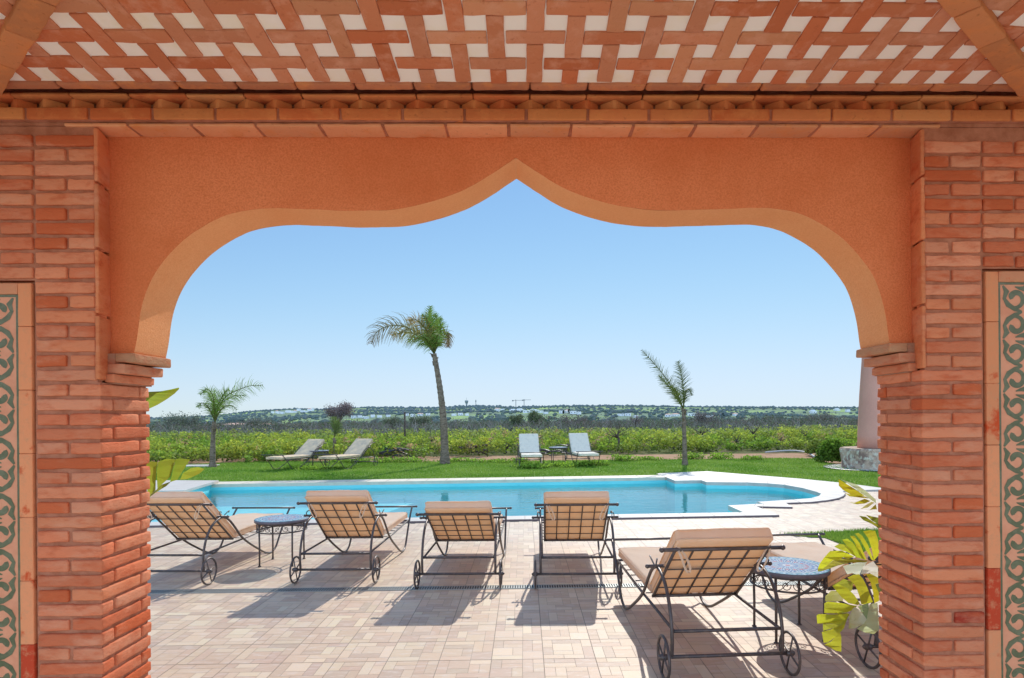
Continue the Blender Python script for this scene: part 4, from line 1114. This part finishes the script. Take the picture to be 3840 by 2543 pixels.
# houses
def house(px, py, w, d, h, label, group, roof='flat', rz=0., wall=m_hwall):
    g = march(px, py); s_ = 1.; HPX.append((px, w, g.y))
    root = empty('house', g, rz, label, 'house', group)
    W_ = 1.1*w*g.y/F; h_ = 1.25*h*g.y/F; D_ = max(W_*.6, 5)
    mb = MB(); mb.box(-W_/2, W_/2, -D_/2, D_/2, -3, h_)
    if W_ > 12: mb.box(-W_*.25, W_*.3, -D_*.3, D_*.4, h_, h_*1.45)
    mb.build('wall', wall, root)
    mb = MB()
    if roof == 'flat': mb.box(-W_/2-.2, W_/2+.2, -D_/2-.2, D_/2+.2, h_+.01, h_+.35); rm = m_hwall
    else:
        e = .4; mb.add([(-W_/2-e,-D_/2-e,h_),(W_/2+e,-D_/2-e,h_),(W_/2+e,D_/2+e,h_),(-W_/2-e,D_/2+e,h_),(-W_/4,0,h_*1.35),(W_/4,0,h_*1.35)], [(0,1,5,4),(1,2,5),(2,3,4,5),(3,0,4),(0,3,2,1)]); rm = m_hroof
    mb.build('roof', rm, root)
    nw = max(2, min(6, int(W_/3.5)))
    if w > 9:
        for k in range(nw):
            mb = MB(); x = -W_/2+W_*(k+.5)/nw; mb.box(x-.6, x+.6, -D_/2-.06, -D_/2+.05, h_*.3, h_*.65); mb.build('window', m_hwin, root)
    return root
house(545,996,42,30,9,'large white villa with pale orange roof, right of the left palm trunk','houses in the valley', 'hip')
house(606,996,22,20,9,'small white villa with orange roof right of the large villa','houses in the valley', 'hip')
hr = random.Random(3)
GV = 'white houses on the far hills'
def row(label, spec, roofs=('flat','hip')):
    for (px, py, w) in spec: house(px, py, w, 8, hr.uniform(3.2,5), label, GV, roofs[hr.randrange(2)] if hr.random() < .35 else 'flat', hr.uniform(-.4,.4))
row('tiny white house of the village on the ridge above the left palm', [(632+i*7.5+hr.uniform(-2,2), 955.5-(i*.35)+hr.uniform(-1.5,2.5), hr.uniform(4,8)) for i in range(13)])
row('small pale house in the hamlet left of the tall palm', [(818,967,10),(832,966,9),(846,968,11),(862,965,8),(878,966,9),(898,964,9),(940,962,10),(955,964,8),(972,962,12),(990,961,9)])
row('small white house right of the tall palm trunk', [(1050,962,9),(1065,960,10),(1080,961,7),(1150,952,10),(1162,951,8)])
row('white block near the two tower cranes', [(1186,953,14),(1201,952,18),(1216,955,12),(1234,953,20),(1250,955,11),(1262,957,9)], ('flat','flat'))
row('white house right of the cranes, above the left white lounger', [(1300,956,12),(1312,955,10),(1326,957,14),(1338,958,8)])
row('low white house in the valley left of the thin palm', [(1436,962,14),(1452,962,12),(1470,966,9),(1545,964,12),(1562,963,15)])
row('white house in the valley right of the thin palm', [(1600,962,18),(1618,966,12),(1640,967,15),(1700,962,8),(1880,957,14),(1935,951,12),(1960,953,9)])
# woods on the hills
mb = MB(); rt = random.Random(77)
ICO = [Vector(v).normalized() for v in [(-1,0,.2),(1,0,.2),(0,-1,.2),(0,1,.2),(.6,.6,-.8),(-.6,-.6,-.8),(0,0,1),(.6,-.6,.7),(-.6,.6,.7),(.7,.2,.9)]]
def blob(x, y, z, r, h, c):
    N_ = 6; vs = [(x, y, z+h)]
    for lvl, (rr2, hh) in enumerate(((.62,.82),(1.,.45),(.72,.08))):
        for k in range(N_):
            a = k*2*PI/N_+lvl*.5+x; q = rt.uniform(.75,1.2); vs.append((x+r*rr2*q*math.cos(a), y+r*rr2*q*math.sin(a), z+h*hh))
    fs = [(0, 1+k, 1+(k+1) % N_) for k in range(N_)]
    for l in range(2):
        for k in range(N_): fs.append((1+l*N_+k, 1+(l+1)*N_+k, 1+(l+1)*N_+(k+1) % N_, 1+l*N_+(k+1) % N_))
    mb.add(vs, fs, c)
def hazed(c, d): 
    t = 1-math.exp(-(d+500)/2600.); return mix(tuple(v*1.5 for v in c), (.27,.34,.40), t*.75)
cnt = 0
for _ in range(11500):
    y = 170+2250*rt.random()**1.15; x = rt.uniform(-.62,.56)*y
    den = noise.noise(Vector((x*.006, y*.006, 2))); 
    if y > 500 and y < YR*.92 and den < rt.uniform(-.35,.15): continue
    bp_ = PX+F*(x/y-.02)
    if any(abs(bp_-q[0]) < q[1]*.5+5 and q[2]*.80 < y < q[2]*1.03 for q in HPX): continue
    z = terr(x, y); s_ = rt.uniform(.6,1.25)*(2.6 if y < 600 else 3.4)
    c = rt.choice([(.050,.075,.045),(.07,.095,.05),(.042,.06,.045),(.09,.11,.07),(.085,.085,.07),(.06,.08,.06)])
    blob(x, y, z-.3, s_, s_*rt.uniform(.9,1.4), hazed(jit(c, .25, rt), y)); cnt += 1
for _ in range(1500):   # along the skyline
    px = rt.uniform(250, 2100); y = YR*rt.uniform(.95,1.0); x = (px-PX)/F*y+.02*y; s_ = rt.uniform(3,8)
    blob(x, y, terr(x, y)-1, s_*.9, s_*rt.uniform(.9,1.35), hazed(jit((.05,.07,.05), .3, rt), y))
tag(mb.build('hillside_woods', m_htree), 'distant trees and scrub scattered over the hills', 'woods', kind='stuff')
# cranes, tower, mast, cypress
def crane(px, top, jl, jr, label):
    g = yp(px, ridge_y(px), 2150.); g.z -= 6; root = empty('tower_crane', g, 0, label, 'crane'); u = 2150./F
    Ht = (ridge_y(px)-top)*u+6
    mb = MB(); mb.box(-1.0,1.0,-1,1,0,Ht); mb.build('mast', m_crane, root)
    mb = MB(); mb.box(-jl*u, jr*u, -.7,.7, Ht-2.2*u, Ht-1.4*u); mb.build('jib', m_crane, root)
    mb = MB(); mb.box(-jl*u-1, -jl*u+4, -1.5,1.5, Ht-4*u, Ht-1.3*u); mb.build('counterweight', m_crane, root)
    return root
crane(1193, 924, 8, 22, 'left and lower of the two tower cranes on the skyline'); crane(1212, 923, 4, 16, 'right and taller of the two tower cranes on the skyline')
g = yp(1079, ridge_y(1079), 2200.); g.z -= 3; u = 2200/F; root = empty('water_tower', g, 0, 'grey flared water tower on the skyline right of the tall palm', 'water tower')
mb = MB(); mb.lathe([(2.6*u*.8,0),(2.*u*.8,8*u),(2.8*u,11*u)], 12); mb.build('shaft', m_conc, root)
mb = MB(); mb.lathe([(2.8*u,11*u),(4.0*u,14.5*u),(4.0*u,17*u),(3.*u,17.5*u)], 12); mb.build('tank', m_conc, root)
mb = MB(); mb.tube([(0,0,17*u),(0,0,24*u)], .35, 5); mb.build('antenna', m_crane, root)
g = yp(1100.5, ridge_y(1100), 2200.); g.z -= 3; root = empty('radio_mast', g, 0, 'thin upright mast on the skyline just right of the water tower', 'mast')
mb = MB(); mb.box(-.9,.9,-.9,.9,0,19*u); mb.build('mast', m_crane, root); mb = MB(); mb.box(-1.7,1.7,-1.5,1.5,14*u,17*u); mb.build('antenna', m_crane, root)
# trees in front of the valley
def tree(px, py, Y, w, h, c, label, bare=0., name='tree', th=.35, n=2600, cat='tree', ls=None):
    c = tuple(v*2.0 for v in c)
    g = yp(px, py, Y); g.z = terr(g.x, Y); rr_ = random.Random(int(px*3)); root = empty(name, g, 0, label, cat)
    u = Y/F; W_, H_ = w*u/2, (h*u)+max(0, (yp(px, py, Y).z-g.z))
    mb = MB(); tz = H_*th
    mb.tube([(0,0,-.5),(rr_.uniform(-.1,.1),0,tz*.5),(rr_.uniform(-.2,.2),0,tz)], [.18,.13,.11], 7, (.20,.17,.15))
    ends = []
    for k in range(12):
        a = rr_.uniform(0, 2*PI); e = Vector((math.cos(a)*W_*rr_.uniform(.3,.9), math.sin(a)*W_*.8, tz+(H_-tz)*rr_.uniform(.25,.95)))
        mid = e*.5+Vector((rr_.uniform(-.2,.2),0,tz*.6)); mb.tube([(0,0,tz*.9), mid, e], [.09,.05,.015], 5, (.24,.21,.19)); ends.append(e)
        for _ in range(5):
            e2 = e+Vector((rr_.uniform(-.6,.6)*W_*.5, rr_.uniform(-.4,.4)*W_*.5, rr_.uniform(-.1,.5)*W_*.5)); mb.tube([mid.lerp(e, rr_.uniform(.3,1)), e2], [.03,.008], 4, (.26,.23,.21))
    mb.build('trunk', m_twig, root)
    mb = MB(); ls = ls or max(.08, W_*.045)
    for _ in range(int(n*(1-bare))):
        e = rr_.choice(ends); s1 = W_*.22; v = Vector((rr_.gauss(0,s1), rr_.gauss(0,s1), rr_.gauss(0,s1*.8))); p = e+v
        if p.z < tz*.7: continue
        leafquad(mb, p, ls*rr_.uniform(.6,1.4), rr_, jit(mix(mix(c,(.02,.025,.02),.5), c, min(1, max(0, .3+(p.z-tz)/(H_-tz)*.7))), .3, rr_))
    mb.build('crown', m_leafd, root)
    return root
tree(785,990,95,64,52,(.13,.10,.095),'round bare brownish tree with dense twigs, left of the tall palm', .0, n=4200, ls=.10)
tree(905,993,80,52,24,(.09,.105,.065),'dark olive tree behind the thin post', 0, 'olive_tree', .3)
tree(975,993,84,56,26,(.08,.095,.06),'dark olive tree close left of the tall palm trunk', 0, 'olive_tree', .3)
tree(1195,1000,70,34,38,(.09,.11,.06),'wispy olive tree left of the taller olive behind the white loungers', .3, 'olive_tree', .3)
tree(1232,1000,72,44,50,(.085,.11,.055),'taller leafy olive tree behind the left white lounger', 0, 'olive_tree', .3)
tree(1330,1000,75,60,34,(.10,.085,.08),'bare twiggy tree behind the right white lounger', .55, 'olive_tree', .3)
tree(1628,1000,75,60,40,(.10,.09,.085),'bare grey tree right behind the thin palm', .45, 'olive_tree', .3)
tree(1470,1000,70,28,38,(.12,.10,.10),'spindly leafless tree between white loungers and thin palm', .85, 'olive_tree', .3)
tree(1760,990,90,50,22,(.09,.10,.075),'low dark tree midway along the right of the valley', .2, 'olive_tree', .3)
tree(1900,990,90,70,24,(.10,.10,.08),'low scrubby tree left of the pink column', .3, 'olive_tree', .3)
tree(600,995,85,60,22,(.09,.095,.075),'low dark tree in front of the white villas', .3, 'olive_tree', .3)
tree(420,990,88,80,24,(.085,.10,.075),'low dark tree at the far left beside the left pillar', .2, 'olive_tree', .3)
for (px, ht, w, lb) in ((1672,20,10,'dark pointed cypress pair right of the thin palm'),(1316,12,7,'dark cypress by the white houses right of the cranes'),(1303,8,5,'small cypress on the skyline above the white loungers')):
    g = march(px, 975 if ht > 12 else 957); root = empty('cypress_tree', g, 0, lb, 'cypress'); u = g.y/F; mb = MB(); rr_ = random.Random(px)
    for _ in range(420):
        t = rr_.random(); r = w*.5*u*(math.sin(PI*min(1,.15+t*.85))**.7); a = rr_.uniform(0,2*PI); leafquad(mb, Vector((r*math.cos(a)*rr_.random()**.4, r*math.sin(a), ht*u*(.08+t*.92))), .35*u*2, rr_, jit((.03,.045,.035), .3, rr_))
    mb.build('crown', m_leafd, root); mb = MB(); mb.tube([(0,0,-1),(0,0,ht*u*.5)], .3*u, 6, (.08,.06,.05)); mb.build('trunk', m_twig, root)
# post in the field
g = gp(936, 1003); g.z = 0; P = yp(936,1005,34.); root = empty('fence_post', (P.x, 34., 0), 0, 'thin dark post sticking up from the weeds left of the tall palm', 'post')
mb = MB(); mb.tube([(0,0,-.1),(.01,0,yp(936,955,34.).z)], .05, 7); mb.build('post', m_wood, root); mb = MB(); mb.lathe([(.055,0),(.055,.04),(.01,.07)], 8, M=Matrix.Translation((0.01,0,yp(936,955,34.).z))); mb.build('cap', m_wood, root)
# dead branches in the weeds, hose and pipes
def junk(px, py, n, L, rad, m_, name, label, cat, seed, zmax=.35):
    g = gp(px, py); rr_ = random.Random(seed); mb = MB()
    for _ in range(n):
        a = Vector((rr_.uniform(-L,L), rr_.uniform(-.4,.4), rr_.uniform(.03,zmax))); an = rr_.uniform(-.35,.35); d = Vector((math.cos(an), rr_.uniform(-.3,.3), math.sin(an)*.4)); l = rr_.uniform(.4,1.)*L
        mb.tube(spline([a-d*l, a+Vector((0,0,rr_.uniform(-.03,.1))), a+d*l+Vector((0,0,rr_.uniform(-.1,.05)))], 4), rad*rr_.uniform(.7,1.1), 7)
    o = mb.build(name, m_); o.location = (g.x, g.y, 0); return tag(o, label, cat)
junk(915,1058,10,.6,.035,m_black,'pipe_pile','heap of black irrigation pipes in the weeds left of the tall palm','pipes',3)
junk(1272,1054,6,.55,.03,m_black,'pipe_pile','black pipes lying behind the small table of the white loungers','pipes',4,.45)
junk(1100,1052,7,.5,.05,m_wood,'branch_pile','dry branches heaped around the vine stump right of the tall palm','branches',5,.5)
junk(1210,1060,3,.35,.02,m_hose,'dead_branch','pale dead branch lying on the soil left of the white loungers','branch',6,.12)
mb = MB(); mb.tube(spline([gp(1770,1046,.03), gp(1815,1042.5,.03), gp(1845,1043,.03), gp(1866,1047,.03), gp(1884,1056,.03)], 6), .035, 8); tag(mb.build('garden_hose', m_hose), 'grey hose curving over the bare soil at the right', 'hose')
g = gp(462, 1079); mb = MB(); mb.rbox(-.55,.55,-.3,.3,0,.05,.01); o = mb.build('stone_slab', m_coping); o.location = (g.x, g.y, 0); tag(o, 'pale flat slab in the grass left of the short palm', 'slab')
# pink column on a stone base
cbx = gp(1957,1088); cc_ = Vector((cbx.x+1.0, cbx.y+.6, 0))
root = empty('pink_column', cc_, 0, 'tapered pink rendered column on a round rough stone base at the right pillar', 'column')
cc2 = cc_
lx = yp(1988,1035,cc_.y).x; lx2 = yp(1998,835,cc_.y).x; z2 = yp(1998,835,cc_.y).z
r0 = .58; off = lx+r0-cc_.x; r1_ = r0-(lx2-lx)*.9
mb = MB(); NN = 40; prof = [(r0, .62), (r0-.01, 1.0), (r0-(lx2-lx)*.45, (z2+.6)/2+.3), (r1_, z2), (r1_-.03, z2+1.0)]
mb.lathe(prof, NN, cx=off, cy=0); mb.build('shaft', m_pink, root)
mb = MB(); N2 = 40; vs = []; fs = []
zs = [0,.1,.22,.34,.46,.56,.62]
for iz, z in enumerate(zs):
    for k in range(N2):
        a = 2*PI*k/N2; r = .98+noise.noise(Vector((math.cos(a)*2.2, math.sin(a)*2.2, z*2.5)))*.06-(.03 if z > .6 else 0)
        vs.append((off*.8+r*math.cos(a), r*math.sin(a), z+(noise.noise(Vector((a*2,z,1)))*.02 if iz else 0)))
for iz in range(len(zs)-1):
    for k in range(N2): fs.append((iz*N2+k, iz*N2+(k+1) % N2, (iz+1)*N2+(k+1) % N2, (iz+1)*N2+k))
fs.append(tuple(range((len(zs)-1)*N2, len(zs)*N2)))
mb.add(vs, fs, None, False); mb.build('stone_base', m_stone, root)
mb = MB(); mb.lathe([(1.42,.0),(1.42,.02)], 48); o = mb.build('gravel_bed', m_gravel); o.location = (cc_.x+off*.8, cc_.y, .004); tag(o, kind='structure')
mb = MB(); mb.tube([(1.44*math.cos(a*2*PI/48), 1.44*math.sin(a*2*PI/48), .01) for a in range(48)], .03, 6, closed=True); o = mb.build('edging_strip', m_black); o.location = (cc_.x+off*.8, cc_.y, .0); tag(o, 'dark curved edging around the gravel at the column base', 'edging')

# ================================================================== LIGHT, SKY, CAMERA
EL, AZ = math.radians(39), math.radians(14.5)
DOME_FILL, BACK_FILL = 1.15, 2.05
w = bpy.data.worlds.new('World'); sc.world = w; w.use_nodes = True; nt = w.node_tree; nt.nodes.clear()
o_ = nt.nodes.new('ShaderNodeOutputWorld'); bg = nt.nodes.new('ShaderNodeBackground'); sky = nt.nodes.new('ShaderNodeTexSky')
sky.sky_type = 'NISHITA'; sky.sun_disc = False; sky.sun_elevation = EL; sky.sun_rotation = AZ; sky.altitude = 50; sky.air_density = 1.; sky.dust_density = 0.; sky.ozone_density = 1.6
bg.inputs[1].default_value = .15
def nd(t, **k):
    n_ = nt.nodes.new(t)
    for a_, v_ in k.items(): setattr(n_, a_, v_)
    return n_
Lk = nt.links.new
def vm(op, a, b=None):
    n_ = nd('ShaderNodeVectorMath', operation=op); Lk(a, n_.inputs[0])
    if b is not None:
        if isinstance(b, tuple): n_.inputs[1].default_value = b
        else: Lk(b, n_.inputs[1])
    return n_.outputs[0]
# soft shoulder so that the low sky keeps its blue, sky overhead and behind brightened as added fill
tcw = nd('ShaderNodeTexCoord'); sxyz = nd('ShaderNodeSeparateXYZ'); Lk(tcw.outputs['Generated'], sxyz.inputs[0])
mz = nd('ShaderNodeMapRange', interpolation_type='SMOOTHSTEP'); mz.inputs[1].default_value = .42; mz.inputs[2].default_value = .85; mz.inputs[3].default_value = 0; mz.inputs[4].default_value = DOME_FILL; Lk(sxyz.outputs[2], mz.inputs[0])
my_ = nd('ShaderNodeMapRange', interpolation_type='SMOOTHSTEP'); my_.inputs[1].default_value = .1; my_.inputs[2].default_value = -.6; my_.inputs[3].default_value = 0.; my_.inputs[4].default_value = BACK_FILL; Lk(sxyz.outputs[1], my_.inputs[0])
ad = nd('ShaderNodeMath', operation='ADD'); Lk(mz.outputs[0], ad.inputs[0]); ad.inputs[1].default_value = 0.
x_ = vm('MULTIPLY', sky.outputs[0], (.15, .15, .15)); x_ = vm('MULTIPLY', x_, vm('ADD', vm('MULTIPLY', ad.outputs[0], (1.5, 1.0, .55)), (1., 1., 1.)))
x3 = vm('MULTIPLY', vm('MULTIPLY', x_, x_), x_); x3 = vm('ADD', x3, (1.,1.,1.))
sp3 = nd('ShaderNodeSeparateXYZ'); Lk(x3, sp3.inputs[0]); cb = nd('ShaderNodeCombineXYZ')
for k_ in range(3):
    pw = nd('ShaderNodeMath', operation='POWER'); Lk(sp3.outputs[k_], pw.inputs[0]); pw.inputs[1].default_value = 1/3; Lk(pw.outputs[0], cb.inputs[k_])
y_ = vm('DIVIDE', x_, cb.outputs[0]); y_ = vm('MULTIPLY', y_, (.75/.15, .90/.15, 1.09/.15))
# warm brightness added to the unseen sky behind the camera, lights the interior
back_fill = vm('MULTIPLY', my_.outputs[0], (1.15, .95, .78)); back_fill = vm('ADD', back_fill, (1., 1., 1.)); y_ = vm('MULTIPLY', y_, back_fill)
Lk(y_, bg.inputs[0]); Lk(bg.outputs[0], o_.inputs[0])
sl = bpy.data.lights.new('Sun', 'SUN'); sl.energy = 4.15; sl.angle = math.radians(.55); sl.color = (1.,.95,.87)
so = bpy.data.objects.new('sun', sl); col.objects.link(so)
dv = Vector((math.sin(AZ)*math.cos(EL), math.cos(AZ)*math.cos(EL), math.sin(EL)))
so.rotation_euler = dv.to_track_quat('Z', 'Y').to_euler(); so.location = dv*50
cam = bpy.data.cameras.new('Camera'); co = bpy.data.objects.new('camera', cam); col.objects.link(co); sc.camera = co
cam.sensor_width = 36; cam.sensor_fit = 'HORIZONTAL'; cam.lens = F/2368*36
cam.shift_x = (1184-PX)/2368; cam.shift_y = (PY-784)/2368; cam.clip_start = .05; cam.clip_end = 90000
fw = Vector((sY, cY, 0)); rt_ = Vector((cY, -sY, 0)); up = Vector((0,0,1))
r2 = rt_*cR-up*sR; u2 = up*cR+rt_*sR
co.matrix_world = Matrix(((r2.x,u2.x,-fw.x,0),(r2.y,u2.y,-fw.y,0),(r2.z,u2.z,-fw.z,H),(0,0,0,1)))
sc.view_settings.view_transform = 'Standard'; sc.view_settings.look = 'None'; sc.view_settings.exposure = 0; sc.view_settings.gamma = 1
sc.render.resolution_x = 1024; sc.render.resolution_y = 678
sc.cycles.max_bounces = 8; sc.cycles.diffuse_bounces = 5; sc.cycles.transparent_max_bounces = 12
